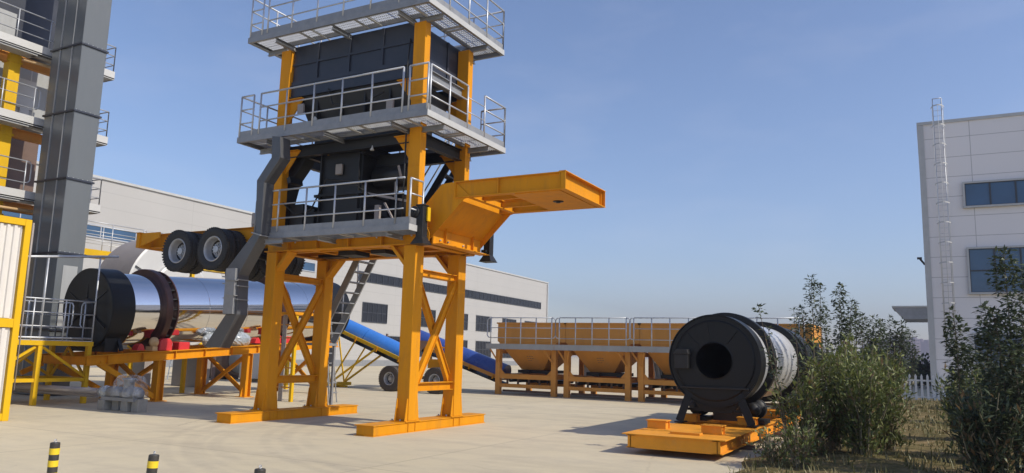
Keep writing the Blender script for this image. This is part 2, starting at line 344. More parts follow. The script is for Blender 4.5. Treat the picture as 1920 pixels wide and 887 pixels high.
    def build(s, name, mat, parent=None, bevel=0., label=None, solid=0., local=False):
        if parent is not None and name not in WHOLE and 1 < len(s.pr) < 90 and all(s.pr[i][1] <= s.pr[i+1][0] for i in range(len(s.pr)-1)):
            cl = s.clusters()
            if 1 < len(cl) <= 40:
                out = []
                for c in cl:
                    m = MB()
                    for i in c:
                        a, b_, f0, f1 = s.pr[i]; m.add(s.v[a:b_], [tuple(q-a for q in f) for f in s.f[f0:f1]]); m.sm[-(f1-f0):] = s.sm[f0:f1]
                    m.pr = m.pr[:1]; out.append((len(m.v), m.build(name, mat, parent, bevel, label, solid, local)))
                return max(out, key=lambda t: t[0])[1]
        me = bpy.data.meshes.new(name); off = Vector((0, 0, 0)) if local else rootloc(parent)
        me.from_pydata([(v[0]-off.x, v[1]-off.y, v[2]-off.z) for v in s.v], [], s.f); me.update()
        me.polygons.foreach_set('use_smooth', s.sm); me.materials.append(mat)
        o = bpy.data.objects.new(name, me); COL.objects.link(o); o.parent = parent
        if bevel: 
            b = o.modifiers.new('b', 'BEVEL'); b.width = bevel; b.segments = 1; b.limit_method = 'ANGLE'
        if label: o['label'] = label
        return o
def sharp_lathe(mb, c, axis, prof, n=48):
    """each profile segment separate, so corners stay crisp"""
    for i in range(len(prof)-1): mb.lathe(c, axis, [prof[i], prof[i+1]], n)
    return mb
def copy_tree(o, parent=None):
    c = o.copy(); COL.objects.link(c); c.parent = parent
    for ch in [x for x in bpy.data.objects if x.parent == o]: copy_tree(ch, c)
    return c

def railing(parent, pts, h=1.05, step=.8, mids=2, r=.021, mat=None, closed_ends=(False, False), posts_at=None, name='railing', end_posts=(True, True)):
    """hand rail along pts (deck level) with each post a sub-part"""
    mat = mat or STEEL; pts = [Vector(p) for p in pts]; up = Vector((0, 0, 1)); m = MB()
    for k in range(mids+1):
        zz = h*(k+1)/(mids+1)
        m.tube([p+up*zz for p in pts], r if k == mids else r*.8, 6)
    for e, (flag, i, j) in enumerate(((closed_ends[0], 0, 1), (closed_ends[1], -1, -2))):
        if flag:
            d = (pts[i]-pts[j]).normalized(); q = pts[i]; lo = h/(mids+1)
            m.tube([q+up*h, q+d*.10+up*(h-.02), q+d*.16+up*(h-.10), q+d*.16+up*(lo+.1), q+d*.10+up*(lo+.02), q+up*lo], r, 6)
    m.tube([pts[0]+up*.02, pts[0]+up*h], r, 6)
    o = m.build(name, mat, parent)
    ps = []
    for a, b_ in zip(pts[:-1], pts[1:]):
        L = (b_-a).length; n = max(1, round(L/step))
        for i in range(n+1): 
            p = a+(b_-a)*i/n
            if all((p-q).length > .05 for q in ps): ps.append(p)
    ps = ps[1:]
    if not end_posts[1]: ps = ps[:-1]
    for p in ps: MB().tube([p-up*.06, p+up*h], r, 6).build('post', mat, o)
    return o

# ================================================================ SETTING
g = MB(); g.add([(-900, -200, 0), (900, -200, 0), (900, 1700, 0), (-900, 1700, 0)], [(0, 1, 2, 3)])
meta(g.build('concrete_yard', CONCRETE), kind='structure')
# green strip with a slightly mounded soil surface
def soil_edge(y): return -2.62+.10*math.sin(y*1.3)+.06*math.sin(y*3.7+1)
def soil_z(x, y): 
    e = max(0, min(1, (x-soil_edge(y))/.5))*max(0, min(1, (y-5)/.6)); return .012+.10*e+.03*math.sin(x*2.1+y*.7)*e+.02*math.sin(x*5+y*3.3)*e
g = MB(); nx, ny = 46, 150; vs = []
for j in range(ny+1):
    y = 5+j*35.5/ny
    for i in range(nx+1):
        x = soil_edge(y)+(9.-soil_edge(y))*(i/nx)**1.4; vs.append((x, y, soil_z(x, y) if i and j else -.02))
g.add(vs, [(j*(nx+1)+i, j*(nx+1)+i+1, (j+1)*(nx+1)+i+1, (j+1)*(nx+1)+i) for j in range(ny) for i in range(nx)], True)
meta(g.build('planted_soil', SOIL), kind='structure')
def blade(mb, x, y, z, h, wd, az, lean):
    dx, dy = math.cos(az), math.sin(az); px, py = -dy*wd/2, dx*wd/2
    mb.add([(x-px, y-py, z), (x+px, y+py, z), (x+dx*lean*.5+px*.7, y+dy*lean*.5+py*.7, z+h*.6), (x+dx*lean*.5-px*.7, y+dy*lean*.5-py*.7, z+h*.6), (x+dx*lean, y+dy*lean, z+h)],
           [(0, 1, 2, 3), (3, 2, 4)])
g = MB()
for _ in range(2300):
    y = 7+random.random()**1.3*30; x = random.uniform(soil_edge(y)+.1, 4.5); n = random.randint(3, 8); s_ = random.uniform(.5, 1.3)
    for k in range(n): blade(g, x+random.gauss(0, .06), y+random.gauss(0, .06), soil_z(x, y)-.01, s_*random.uniform(.05, .16), .014+.007*y/10, random.uniform(0, 6.28), random.uniform(.02, .09))
meta(g.build('grass', GRASSM), 'sparse dry grass tufts on the bare soil beside the concrete', 'grass', kind='stuff')

# ---------------------------------------------------------------- warehouse (behind)
WYAW = R(2.42)   # rotation of the long wall about z
wh = thing('warehouse', (-49.11, 56.71, 0), 'long white panelled warehouse with a dark strip window, behind the plant', 'building', rotz=WYAW+math.pi/2)
# local x runs along the wall, away from the camera; local +y runs into the building
WH_X0, WH_X1, WH_H = -48., 49.6, 12.36
wopen = []
def wh_window(x0, x1, z0, z1, n, nh, mat, nm='window'):
    o = MB().box(x0, x1, -.02, .10, z0, z1)
    p = o.build(nm, mat, wh, local=True); f = MB(); t = .07
    f.box(x0-.08, x1+.08, -.07, -.025, z1, z1+.08); f.box(x0-.08, x1+.08, -.07, -.025, z0-.08, z0)
    f.box(x0-.08, x0, -.07, -.025, z0, z1); f.box(x1, x1+.08, -.07, -.025, z0, z1)
    for i in range(1, n): 
        x = x0+(x1-x0)*i/n; f.box(x-t/2, x+t/2, -.055, -.022, z0, z1)
    for i in range(1, nh):
        z = z0+(z1-z0)*i/nh; f.box(x0, x1, -.05, -.0205, z-t/2, z+t/2)
    f.build('window_frame', FRAMEDK if mat is not GLASS_BL else STEEL, p, local=True)
MB().box(WH_X0, WH_X1, .0, 40, 0, WH_H).build('wall', WH_WALL, wh, local=True)
MB().box(WH_X0-.1, WH_X1+.1, -.12, 40.1, WH_H, WH_H+.16).build('roof_edge', FASCIA, wh, local=True)
MB().box(WH_X0, WH_X1, -.05, -.003, 0, .6).build('plinth', DECK, wh, local=True)
wh_window(2.6, 46.9, 8.36, 9.19, 44, 1, GLASS_DK, 'strip_window')
wh_window(-36., -4., 8.5, 9.21, 12, 1, GLASS_BL, 'strip_window')
for (x, ) in [(3.5,), (13.,), (20.6,), (27.,), (34.4,), (41.5,)]:
    wh_window(x, x+4.1, 4.4, 6.2, 5, 2, GLASS_DK)
for x in (8., 14.2, 20.8, 27.1, 33.8, 40.6): wh_window(x, x+4.0, 1.1, 3.0, 5, 2, GLASS_DK)
MB().box(-3.4, -.4, -.06, .05, 0, 3.4).build('door', DARK, wh, local=True)
MB().tube([(49.3, -.12, .3), (49.3, -.12, 12.2)], .08, 8).build('downpipe', FASCIA, wh, local=True)

# ---------------------------------------------------------------- office building (right)
ob = thing('office_building', (0., 44, 0), 'tall grey panelled building with blue windows and a caged roof ladder', 'building')
OBX0, OBH = -.06, 13.85
MB().box(OBX0, 30, 44, 70, 0, OBH).build('wall', OB_WALL, ob)
MB().box(OBX0-.06, 30, 43.94, 70.1, OBH, OBH+.16).build('roof_edge', FASCIA, ob)
MB().box(OBX0-.035, OBX0+.24, 43.955, 43.995, 0, OBH-.01).build('corner_trim', FASCIA, ob)
def ob_window(x0, x1, z0, z1, n, nh, mat):
    p = MB().box(x0, x1, 43.95, 44.05, z0, z1).build('window', mat, ob); f = MB()
    f.box(x0-.09, x1+.09, 43.86, 43.945, z1, z1+.09); f.box(x0-.12, x1+.12, 43.82, 43.946, z0-.09, z0)
    f.box(x0-.09, x0, 43.86, 43.945, z0, z1); f.box(x1, x1+.09, 43.86, 43.945, z0, z1)
    f.build('window_surround', FASCIA, p)
    m = MB()
    for i in range(n+1): x = x0+(x1-x0)*i/n; m.box(x-.035, x+.035, 43.90, 43.948, z0, z1)
    for i in range(0, nh+1): z = z0+(z1-z0)*i/nh; m.box(x0-.03, x1+.03, 43.905, 43.947, z-.03, z+.03)
    m.build('window_frame', FRAMEDK, p)
ob_window(1.85, 8.3, 9.45, 10.6, 6, 1, GLASS_BL)
ob_window(1.85, 8.3, 5.15, 7.3, 6, 2, GLASS_BL)
ob_window(1.85, 8.3, .9, 3.1, 6, 2, GLASS_BL)
ob_window(10.2, 17, 9.45, 10.6, 6, 1, GLASS_BL); ob_window(10.2, 17, 5.15, 7.3, 6, 2, GLASS_BL)
# canopy on the hidden side wall
c = MB(); c.prism([(-1.62, 4.44), (OBX0-.003, 4.44), (OBX0-.003, 3.85), (-1.15, 3.85)], 'y', 43.98, 47.5)
c.build('entrance_canopy', DECK, ob)
MB().box(-1.68, OBX0-.003, 43.93, 47.55, 4.442, 4.52).build('canopy_top', FASCIA, ob)
k = MB(); k.bar((-.3, 43.9, 6.9), (OBX0-.02, 44.1, 6.6), .07, .07); k.box(-.42, -.2, 43.8, 43.95, 6.86, 6.96); k.build('wall_camera', DARK, ob)
# caged ladder
ld = MB()
for x in (.66, 1.06): ld.tube([(x, 43.72, 2.2), (x, 43.72, 15.1)], .022, 6)
ld.tube([(.66, 43.72, 15.1), (.66, 44.4, 15.1)], .022, 6); ld.tube([(1.06, 43.72, 15.1), (1.06, 44.4, 15.1)], .022, 6); ld.tube([(.66, 43.72, 15.12), (1.06, 43.72, 15.12)], .022, 6)
for x in (.66, 1.06): ld.tube([(x, 44.4, 15.1), (x, 44.4, 13.95)], .022, 6)
ldo = ld.build('ladder', STEEL, ob)
rg = MB()
for i in range(43): rg.tube([(.66, 43.72, 2.3+i*.29), (1.06, 43.72, 2.3+i*.29)], .010, 5)
rg.build('rung', STEEL, ldo)
hp = MB()
for i in range(12):
    z = 3.6+i*1.0; pts = [(.66+.2+(.30)*math.cos(math.pi+math.pi*j/10)*1.0, 43.72-.62*math.sin(math.pi*j/10), z) for j in range(11)]
    for a, b_ in zip(pts[:-1], pts[1:]): hp.bar(a, b_, .012, .055)
for j in (2, 5, 8):
    x = .86+.30*math.cos(math.pi+math.pi*j/10); y = 43.72-.62*math.sin(math.pi*j/10); hp.tube([(x, y, 3.6), (x, y, 14.6)], .011, 5)
hp.build('safety_cage', FASCIA, ldo)

# ---------------------------------------------------------------- picket fence
for i, (x0, x1, lb) in enumerate([(-1.62, .15, 'short white picket fence panel at the end of the grass by the grey building'), (.24, 2.4, 'white picket fence panel hidden mostly by the right hand hedge')]):
    fe = thing('picket_fence', ((x0+x1)/2, 37.6, .05), lb, 'fence', 'white picket fence panels')
    def fy(x): return 37.9-.1*(x+1.6)
    rl = MB()
    for z in (.22, .92): rl.bar((x0, fy(x0)+.03, z), (x1, fy(x1)+.03, z), .03, .07)
    rl.build('rail', FENCE, fe)
    n = int((x1-x0)/.225)
    for j in range(n+1):
        x = x0+.06+j*.225; y = fy(x)-.005
        MB().prism([(x-.045, .06), (x+.045, .06), (x+.045, 1.10), (x, 1.20), (x-.045, 1.10)], 'y', y-.02, y).build('picket', FENCE, fe)
    for x in (x0-.05, x1+.03): MB().box(x-.05, x+.05, fy(x)-.03, fy(x)+.07, 0, 1.28).build('fence_post', FENCE, fe)
meta(MB().box(-1.7, 2.6, 37.4, 37.6, .0, .14).build('kerb', CONCB), kind='structure')

# ---------------------------------------------------------------- far city
random.seed(11)
def at(px, py, d):   # a far point on the camera's side of the world, used for distant buildings only
    q = cr*((px-960)/1446.08)+cu*(-(py-443.5)/1446.08)+cf; t = d/math.hypot(q.x, q.y); return Vector((0, 0, 1.6))+q*t
tw = [(1622, 7, 650), (1632, 6, 644), (1642, 7, 637), (1653, 8, 641), (1664, 7, 636), (1677, 8, 634), (1690, 8, 637), (1702, 7, 640), (1714, 8, 636), (1726, 8, 639), (1738, 7, 641)]
for i, (px, wd, top) in enumerate(tw):
    D = 1150+random.uniform(-60, 60); c = at(px, top, D); H = c.z; wm = wd/1446*D
    t = thing('tower_block', (c.x, c.y, 0), 'pale pinkish distant apartment tower far behind the hedges', 'building', 'distant towers on the skyline', rotz=YAW)
    t['label'] = 'hazy distant apartment tower in the skyline row behind the hedges'
    MB().box(-wm/2, wm/2, -9, 9, 0, H).box(-wm/5, wm/5, -5, 5, H, H+2.5).build('wall', CITY, t, local=True)
    wn = MB()
    for zz in range(4, int(H)-1, 4): wn.box(-wm/2+1, wm/2-1, -9.1, -8.9, zz, zz+1.3)
    wn.build('window', GLASS_DK, t, local=True)

exec_after = []
# ================================================================ MAIN TOWER
tw_ = thing('mixing_tower', (-11.3, 13.8, 0), 'tall orange mixing tower on two leg frames with grey railed platforms and black hopper', 'mixing plant')
LX = [(-13.38, -13.08), (-9.5, -9.2)]; LY = [(12.83, 13.13), (14.5, 14.8)]
for (a, b_) in [(-13.42, -12.95), (-9.66, -9.2)]:
    m = MB(); m.box(a+.03, b_-.02, 11.78, 15.86, .012, .185).box(a, b_, 11.75, 15.88, .185, .205).box(a, b_, 11.75, 15.88, -.005, .012)
    s_ = m.build('ground_sill', ORANGE, tw_, bevel=.004)
    st = MB()
    for y0, y1 in LY:
        for yy in (y0+.02, y1-.04): st.box(b_-.02, b_-.002, yy, yy+.02, .012, .183)
    st.build('stiffener', ORANGE, s_)
for (a, b_) in LX:
    for (y0, y1) in LY:
        m = MB(); m.box(a, b_, y0, y1, .225, 3.76)
        lg = m.build('leg_column', ORANGE, tw_, bevel=.006)
        q = MB(); q.box(a-.08, b_+.02, y0-.1, y1+.1, .206, .225)
        for yy, d in ((y0, -1), (y1, 1)):
            for xx in (a+.02, b_-.035): q.prism([(yy, .225), (yy+d*.09, .225), (yy+d*.03, .66), (yy, .66)], 'x', xx, xx+.015)
        for yy in (y0+.03, y1-.045): q.prism([(a, .225), (a-.07, .225), (a-.02, .6), (a, .6)], 'y', yy, yy+.015)
        q.build('foot_gusset', ORANGE, lg)
for xc in (-13.2, -9.32):
    y0, y1 = 13.13, 14.5
    m = MB(); m.ibeam((xc, y0, 3.22), (xc, y1, 3.22), .16, .15, .014); m.build('cross_beam', ORANGE, tw_)
    m = MB(); m.ibeam((xc, y0, .88), (xc, y1, .88), .16, .17, .014); m.build('cross_beam', ORANGE, tw_)
    m = MB(); m.ibeam((xc-.05, y0, 3.14), (xc-.05, y1, .98), .09, .16, .012, up=(0, .6, .4)); m.build('diagonal_brace', ORANGE, tw_)
    m = MB(); m.ibeam((xc+.055, y0, .98), (xc+.055, y1, 3.14), .09, .16, .012, up=(0, .6, -.4)); m.build('diagonal_brace', ORANGE, tw_)
# knee brackets along x below the base frame
for (y0, y1) in LY:
    for x, d in ((-13.08, 1), (-9.5, -1)):
        m = MB(); yc = (y0+y1)/2
        m.bar((x-d*.02, yc, 3.36), (x+d*.36, yc, 3.78), .24, .07, (0, 0, 1)); m.prism([(x, 3.35), (x+d*.34, 3.76), (x, 3.76)], 'y', yc-.01, yc+.01)
        m.build('knee_bracket', ORANGE, tw_)
# base frame
m = MB()
for y in (12.93, 14.68): m.ibeam((-13.45, y, 3.95), (-9.0, y, 3.95), .24, .36, .02)
for x in (-13.3, -9.12): m.ibeam((x, 12.93, 3.93), (x, 14.68, 3.93), .2, .32, .018)
for x in (-12.3, -11.3, -10.3): m.ibeam((x, 13.05, 3.9), (x, 14.56, 3.9), .14, .2, .014)
for y in (13.45, 14.15): m.ibeam((-13.3, y, 3.92), (-9.1, y, 3.92), .14, .22, .014)
m.bar((-13.2, 13.1, 3.85), (-11.4, 14.5, 3.85), .07, .05); m.bar((-11.2, 14.5, 3.85), (-9.3, 13.1, 3.85), .07, .05)
for x in (-12.75, -11.9, -11.0, -10.1): m.box(x-.008, x+.008, 12.82, 12.92, 3.79, 4.11)
bf = m.build('base_frame', ORANGE, tw_)
MB().box(-13.36, -12.5, 13.06, 14.56, 4.112, 4.128).box(-12.42, -10.75, 13.06, 14.56, 4.112, 4.128).box(-10.67, -9.1, 13.06, 14.56, 4.112, 4.128).build('floor_plate', ORANGE, tw_)
m = MB(); m.box(-11.75, -11.25, 13.4, 13.9, 3.70, 3.80).box(-10.9, -10.5, 13.5, 14.1, 3.72, 3.81).box(-12.9, -12.2, 14.0, 14.3, 3.76, 3.83); m.build('drain_box', DARK, bf)
# chassis to the left
m = MB()
for y in (13.2, 14.4): m.ibeam((-18.0, y, 4.27), (-13.3, y, 4.27), .16, .36, .018)
for x in (-17.0, -15.4, -14.2): m.ibeam((x, 13.25, 4.25), (x, 14.35, 4.25), .12, .24, .014)
ch = m.build('chassis_frame', ORANGE, tw_)
m = MB(); m.box(-18.05, -17.93, 12.8, 14.8, 4.06, 4.45); m.box(-18.06, -17.9, 12.78, 14.82, 4.44, 4.46)
m.prism([(-17.93, 4.44), (-17.2, 4.44), (-17.2, 4.30), (-17.93, 4.10)], 'y', 12.84, 12.87)
bm_ = m.build('rear_bumper', ORANGE, ch)
m = MB(); m.lathe((-18.05, 13.15, 4.24), (-1, 0, 0), [(.045, 0), (.045, .03), (.03, .045)], 14, caps=True); m.build('marker_lamp', TAN, bm_)
# axles, suspension
for x in (-16.1, -14.85):
    m = MB(); m.lathe((x, 12.7, 3.87), (0, 1, 0), [(.075, 0), (.075, 2.2)], 14, caps=True)
    m.box(x-.5, x+.5, 13.3, 13.38, 3.93, 3.98).box(x-.5, x+.5, 14.22, 14.3, 3.93, 3.98).box(x-.12, x+.12, 13.27, 13.41, 3.8, 4.1).box(x-.12, x+.12, 14.19, 14.33, 3.8, 4.1)
    m.build('axle', DARK, tw_)
m = MB()
for y in (13.2, 14.4):
    for x in (-16.7, -15.48, -14.25): m.prism([(x-.14, 4.09), (x+.14, 4.09), (x+.07, 3.78), (x-.07, 3.78)], 'y', y-.06, y+.06)
m.build('spring_hanger', DARK, tw_)
def tyre_profile(R_, w2, bead):
    return [(bead, -w2*.72), (bead+.03, -w2*.86), (R_*.80, -w2), (R_*.93, -w2*.97), (R_*.985, -w2*.83), (R_, -w2*.62), (R_, -w2*.40), (R_*.975, -w2*.38), (R_*.975, -w2*.30), (R_, -w2*.28), (R_, -w2*.05), (R_*.975, -w2*.03), (R_*.975, w2*.03), (R_, w2*.05),
            (R_, w2*.28), (R_*.975, w2*.30), (R_*.975, w2*.38), (R_, w2*.40), (R_, w2*.62), (R_*.985, w2*.83), (R_*.93, w2*.97), (R_*.80, w2), (bead+.03, w2*.86), (bead, w2*.72)]
def wheel(parent, c, R_, w_, outward, tm=None, rmat=None, bead=.58):
    """axis along y; outward -1 = the dished side faces -y"""
    c = Vector(c); B = R_*bead; ax = (0, outward, 0); w2 = w_/2
    m = MB(); sharp_lathe(m, c, ax, [(B*1.04, w2*.80), (B*1.0, w2*.86), (B*.93, w2*.80), (B*.88, w2*.55), (B*.85, -w2*.1), (B*.80, -w2*.35), (B*.52, -w2*.42), (B*.46, -w2*.15), (B*.30, -w2*.05), (B*.28, w2*.25), (.001, w2*.28)], 40)
    sharp_lathe(m, c, ax, [(B*1.04, -w2*.8), (B*.85, -w2*.7), (B*.85, -w2*.1)], 32)
    h = m
    for k in range(10):
        th = 2*math.pi*k/10; p = c+Vector((math.cos(th)*B*.38, -outward*w2*.12, math.sin(th)*B*.38)); h.lathe(p, ax, [(.016, 0), (.016, .045)], 6, caps=True)
    for k in range(8):
        th = 2*math.pi*(k+.5)/8; p = c+Vector((math.cos(th)*B*.65, -outward*w2*.40, math.sin(th)*B*.65)); h.lathe(p, ax, [(.035, -.002), (.035, .006)], 10, caps=True)
    rim = m.build('wheel', rmat or RIM, parent)
    MB().lathe(c, ax, [(B*.79, -w2*.34), (B*.62, -w2*.36), (B*.60, -w2*.40)], 32).build('hub_hole_ring', DARK, rim)
    t = MB().lathe(c, ax, tyre_profile(R_, w2, B), 56)
    # tread lugs round the shoulders
    for k in range(44):
        th = 2*math.pi*k/44
        for sg in (-1, 1):
            p = c+Vector((math.cos(th)*(R_*.972), sg*w2*.84, math.sin(th)*R_*.972)); d = Vector((math.cos(th), 0, math.sin(th)))
            t.bar(p-d*.02, p+d*.022, .034, w_*.14, (0, 1, 0))
    t.build('tyre', tm or RUBBER, rim); return rim
for x in (-16.1, -14.85):
    for yc, o_ in ((12.655, -1), (12.985, -1), (14.61, 1), (14.94, 1)): wheel(tw_, (x, yc, 3.87), .51, .30, o_ if yc in (12.655, 14.94) else -o_)

# upper columns
UY = [(12.83, 13.03), (14.6, 14.8)]
for (a, b_) in LX:
    for (y0, y1) in UY:
        m = MB(); m.box(a, b_, y0, y1, 4.13, 8.62)
        c_ = m.build('upper_column', ORANGE, tw_, bevel=.005)
        k = MB()
        for z in (4.55, 5.0, 5.45, 6.85, 7.1): k.box(a+.02, b_-.02, y0-.006, y0-.001, z, z+.02)
        d = 1 if a < -11 else -1; x = b_ if d > 0 else a
        for zt in (6.12, 7.38): 
            k.prism([(x, zt), (x+d*.42, zt), (x+d*.36, zt-.08), (x, zt-.55)], 'y', (y0+y1)/2-.012, (y0+y1)/2+.012)
            k.box(min(x, x+d*.42), max(x, x+d*.42), y0+.02, y1-.02, zt, zt+.018)
        k.build('column_gusset', ORANGE, c_)

# platforms -------------------------------------------------------
def grating(mb, x0, x1, y0, y1, z, p=.055):
    n = int((x1-x0)/p)
    for i in range(n+1): x = x0+i*p; mb.box(x-.004, x+.004, y0, y1, z-.03, z)
    n = int((y1-y0)/.1)
    for i in range(n+1): y = y0+i*.1; mb.box(x0, x1, y-.004, y+.004, z-.018, z-.003)
def ring_platform(name, X0, X1, Y0, Y1, zb, hx0, hx1, hy0, hy1):
    """zb = underside of the edge channel; the hole is filled by the hopper"""
    m = MB(); t = .13
    m.box(X0, X1, Y0, Y0+.012, zb, zb+t).box(X0, X1, Y1-.012, Y1, zb, zb+t).box(X0, X0+.012, Y0+.012, Y1-.012, zb, zb+t).box(X1-.012, X1, Y0+.012, Y1-.012, zb, zb+t)
    for zz in (zb, zb+t-.008):
        m.box(X0, X1, Y0+.012, Y0+.06, zz, zz+.008).box(X0, X1, Y1-.06, Y1-.012, zz, zz+.008).box(X0+.012, X0+.06, Y0+.06, Y1-.06, zz, zz+.008).box(X1-.06, X1-.012, Y0+.06, Y1-.06, zz, zz+.008)
    m.box(hx0-.05, hx1+.05, hy0-.05, hy0, zb+.01, zb+t-.01).box(hx0-.05, hx1+.05, hy1, hy1+.05, zb+.01, zb+t-.01)
    m.box(hx0-.05, hx0, hy0, hy1, zb+.01, zb+t-.01).box(hx1, hx1+.05, hy0, hy1, zb+.01, zb+t-.01)
    o = m.build(name, DECK, tw_)
    f = MB(); f.box(X0-.004, X0-.0005, Y0+.01, Y1-.01, zb+.01, zb+t-.01).box(X1+.0005, X1+.004, Y0+.01, Y1-.01, zb+.002, zb+t-.002); f.build('lit_edge_strip', FASCIA, o)  # lighter sheets over the end edges, sunlight put into their colour
    g_ = MB(); z = zb+t-.01
    grating(g_, X0+.06, X1-.06, Y0+.06, hy0-.05, z); grating(g_, X0+.06, X1-.06, hy1+.05, Y1-.06, z)
    grating(g_, X0+.06, hx0-.05, hy0-.04, hy1+.04, z); grating(g_, hx1+.05, X1-.06, hy0-.04, hy1+.04, z); g_.build('grating', STEEL, o)
    # toe boards
    tb = MB(); z = zb+t
    tb.box(X0+.02, X1-.02, Y0+.025, Y0+.033, z+.005, z+.14).box(X0+.02, X1-.02, Y1-.033, Y1-.025, z+.005, z+.14).box(X0+.025, X0+.033, Y0+.04, Y1-.04, z+.005, z+.14).box(X1-.033, X1-.025, Y0+.04, Y1-.04, z+.005, z+.14)
    tb.build('toe_board', DECK, o)
    # cantilever brackets and light stays
    for x in (-13.05, -11.35, -9.55):
        for (ya, yb) in ((Y0+.05, hy0+.05), (hy1-.05, Y1-.05)):
            b2 = MB(); b2.ibeam((x, ya, zb-.055), (x, yb, zb-.055), .07, .11, .010); b2.build('bracket', DECK, o)
    for y in (12.88, 14.72):
        for (xa, xb) in ((X0+.05, hx0+.05), (hx1-.05, X1-.05)):
            b2 = MB(); b2.ibeam((xa, y, zb-.055), (xb, y, zb-.055), .07, .11, .010); b2.build('bracket', DECK, o)
    b2 = MB()
    for x in (-12.35, -12.0, -10.75, -10.4, -9.2): b2.box(x-.025, x+.025, Y0+.05, hy0-.02, zb+.002, zb+.03)
    for y in (13.6, 13.75): b2.box(hx1+.02, X1-.05, y-.025, y+.025, zb+.002, zb+.03).box(X0+.05, hx0-.02, y-.025, y+.025, zb+.002, zb+.03)
    b2.build('grating_stay', FASCIA, o)
    return o
MIDZ, TOPZ = 6.26, 8.71
mid = ring_platform('middle_platform', -13.95, -8.62, 12.2, 15.45, MIDZ, -13.3, -9.28, 12.86, 14.78)
top = ring_platform('top_platform', -13.92, -8.74, 12.26, 15.47, TOPZ, -13.3, -9.35, 12.88, 14.78)
zr = MIDZ+.13
railing(tw_, [(-13.92, 12.23, zr), (-13.52, 12.23, zr)], .98)
railing(tw_, [(-13.30, 12.23, zr), (-9.27, 12.23, zr)], .98, step=.82)
railing(tw_, [(-9.11, 12.23, zr), (-8.65, 12.23, zr), ], .98)
railing(tw_, [(-8.65, 12.32, zr), (-8.65, 13.75, zr)], .98, step=.72)
railing(tw_, [(-8.65, 14.48, zr), (-8.65, 15.42, zr)], .98, step=.75)
MB().tube([(-8.65, 13.75, zr+.72), (-8.65, 14.48, zr+.72)], .012, 5).tube([(-8.65, 13.75, zr+.4), (-8.65, 14.48, zr+.4)], .012, 5).build('safety_chain', STEEL, tw_)
railing(tw_, [(-8.65, 15.42, zr), (-9.3, 15.42, zr), (-9.3, 15.42, zr)][:2], .98)
railing(tw_, [(-10.2, 15.42, zr), (-13.92, 15.42, zr)], .98)
railing(tw_, [(-13.92, 15.42, zr), (-13.92, 12.23, zr)], .98, end_posts=(False, False))
zr = TOPZ+.13
railing(tw_, [(-13.88, 12.29, zr), (-13.50, 12.29, zr)], 1.0)
railing(tw_, [(-13.33, 12.29, zr), (-8.77, 12.29, zr)], 1.0, step=.81)
railing(tw_, [(-8.77, 12.29, zr), (-8.77, 15.44, zr)], 1.0, step=.8, end_posts=(False, True))
railing(tw_, [(-8.77, 15.44, zr), (-13.88, 15.44, zr)], 1.0, end_posts=(False, True))
railing(tw_, [(-13.88, 15.44, zr), (-13.88, 12.29, zr)], 1.0, end_posts=(False, False))
# lower platform (walkway hung in front of the columns)
LZ = 3.97
m = MB(); X0, X1, Y0, Y1 = -13.05, -8.98, 12.25, 12.80
m.box(X0, X1, Y0, Y0+.012, LZ, LZ+.13).box(X0, X1, Y1-.012, Y1, LZ, LZ+.13).box(X0, X0+.012, Y0+.012, Y1-.012, LZ, LZ+.13).box(X1-.012, X1, Y0+.012, Y1-.012, LZ, LZ+.13)
m.box(X0, X1, Y0+.012, Y0+.06, LZ, LZ+.008)
lo = m.build('lower_walkway', DECK, tw_)
m = MB(); grating(m, X0+.03, X1-.03, Y0+.03, Y1-.03, LZ+.12); m.build('grating', STEEL, lo)
MB().box(X0+.01, X1-.01, Y0+.025, Y0+.033, LZ+.135, LZ+.27).box(X1-.033, X1-.025, Y0+.04, Y1-.02, LZ+.135, LZ+.27).build('toe_board', DECK, lo)
MB().box(X1+.0005, X1+.004, Y0+.005, Y1-.005, LZ+.003, LZ+.127).build('lit_edge_strip', FASCIA, lo)  # paler sheet on the end edge paints in the sunlit side
for x in (-12.95, -11.35, -9.55):
    MB().ibeam((x, Y0+.05, LZ-.05), (x, 12.84, LZ-.05), .07, .10, .01).build('bracket', DECK, lo)
m = MB()
for x in (-12.3, -10.8, -10.35): m.box(x-.03, x+.03, Y0+.05, Y1-.03, LZ+.002, LZ+.03)
m.build('grating_stay', FASCIA, lo)
zr = LZ+.13
railing(tw_, [(-12.56, 12.28, zr), (-9.34, 12.28, zr)], .95, step=.8)
railing(tw_, [(-9.34, 12.28, zr), (-9.15, 12.28, zr)], .95, end_posts=(False, False))
railing(tw_, [(-9.01, 12.30, zr), (-9.01, 12.74, zr)], .93, step=.45)
MB().tube([(-12.56, 12.28, zr+.95), (-13.0, 12.28, zr+.95)], .02, 6).tube([(-12.56, 12.28, zr+.63), (-13.0, 12.28, zr+.63)], .016, 6).tube([(-12.56, 12.28, zr+.31), (-13.0, 12.28, zr+.31)], .016, 6).build('rail_extension', STEEL, tw_)
# small landing at the left end
m = MB(); m.box(-14.1, -13.42, 13.0, 13.9, 4.12, 4.2); ls = m.build('side_landing', DECK, tw_)
railing(tw_, [(-14.06, 13.04, 4.2), (-14.06, 13.86, 4.2)], .85, step=.8)
railing(tw_, [(-14.06, 13.04, 4.2), (-13.75, 13.04, 4.2)], .85, step=.8, end_posts=(False, False))
MB().box(-14.3, -13.9, 13.15, 13.5, 4.46, 4.8).box(-14.2, -14.02, 13.05, 13.15, 4.5, 4.72).build('junction_box', PEWTER, tw_)

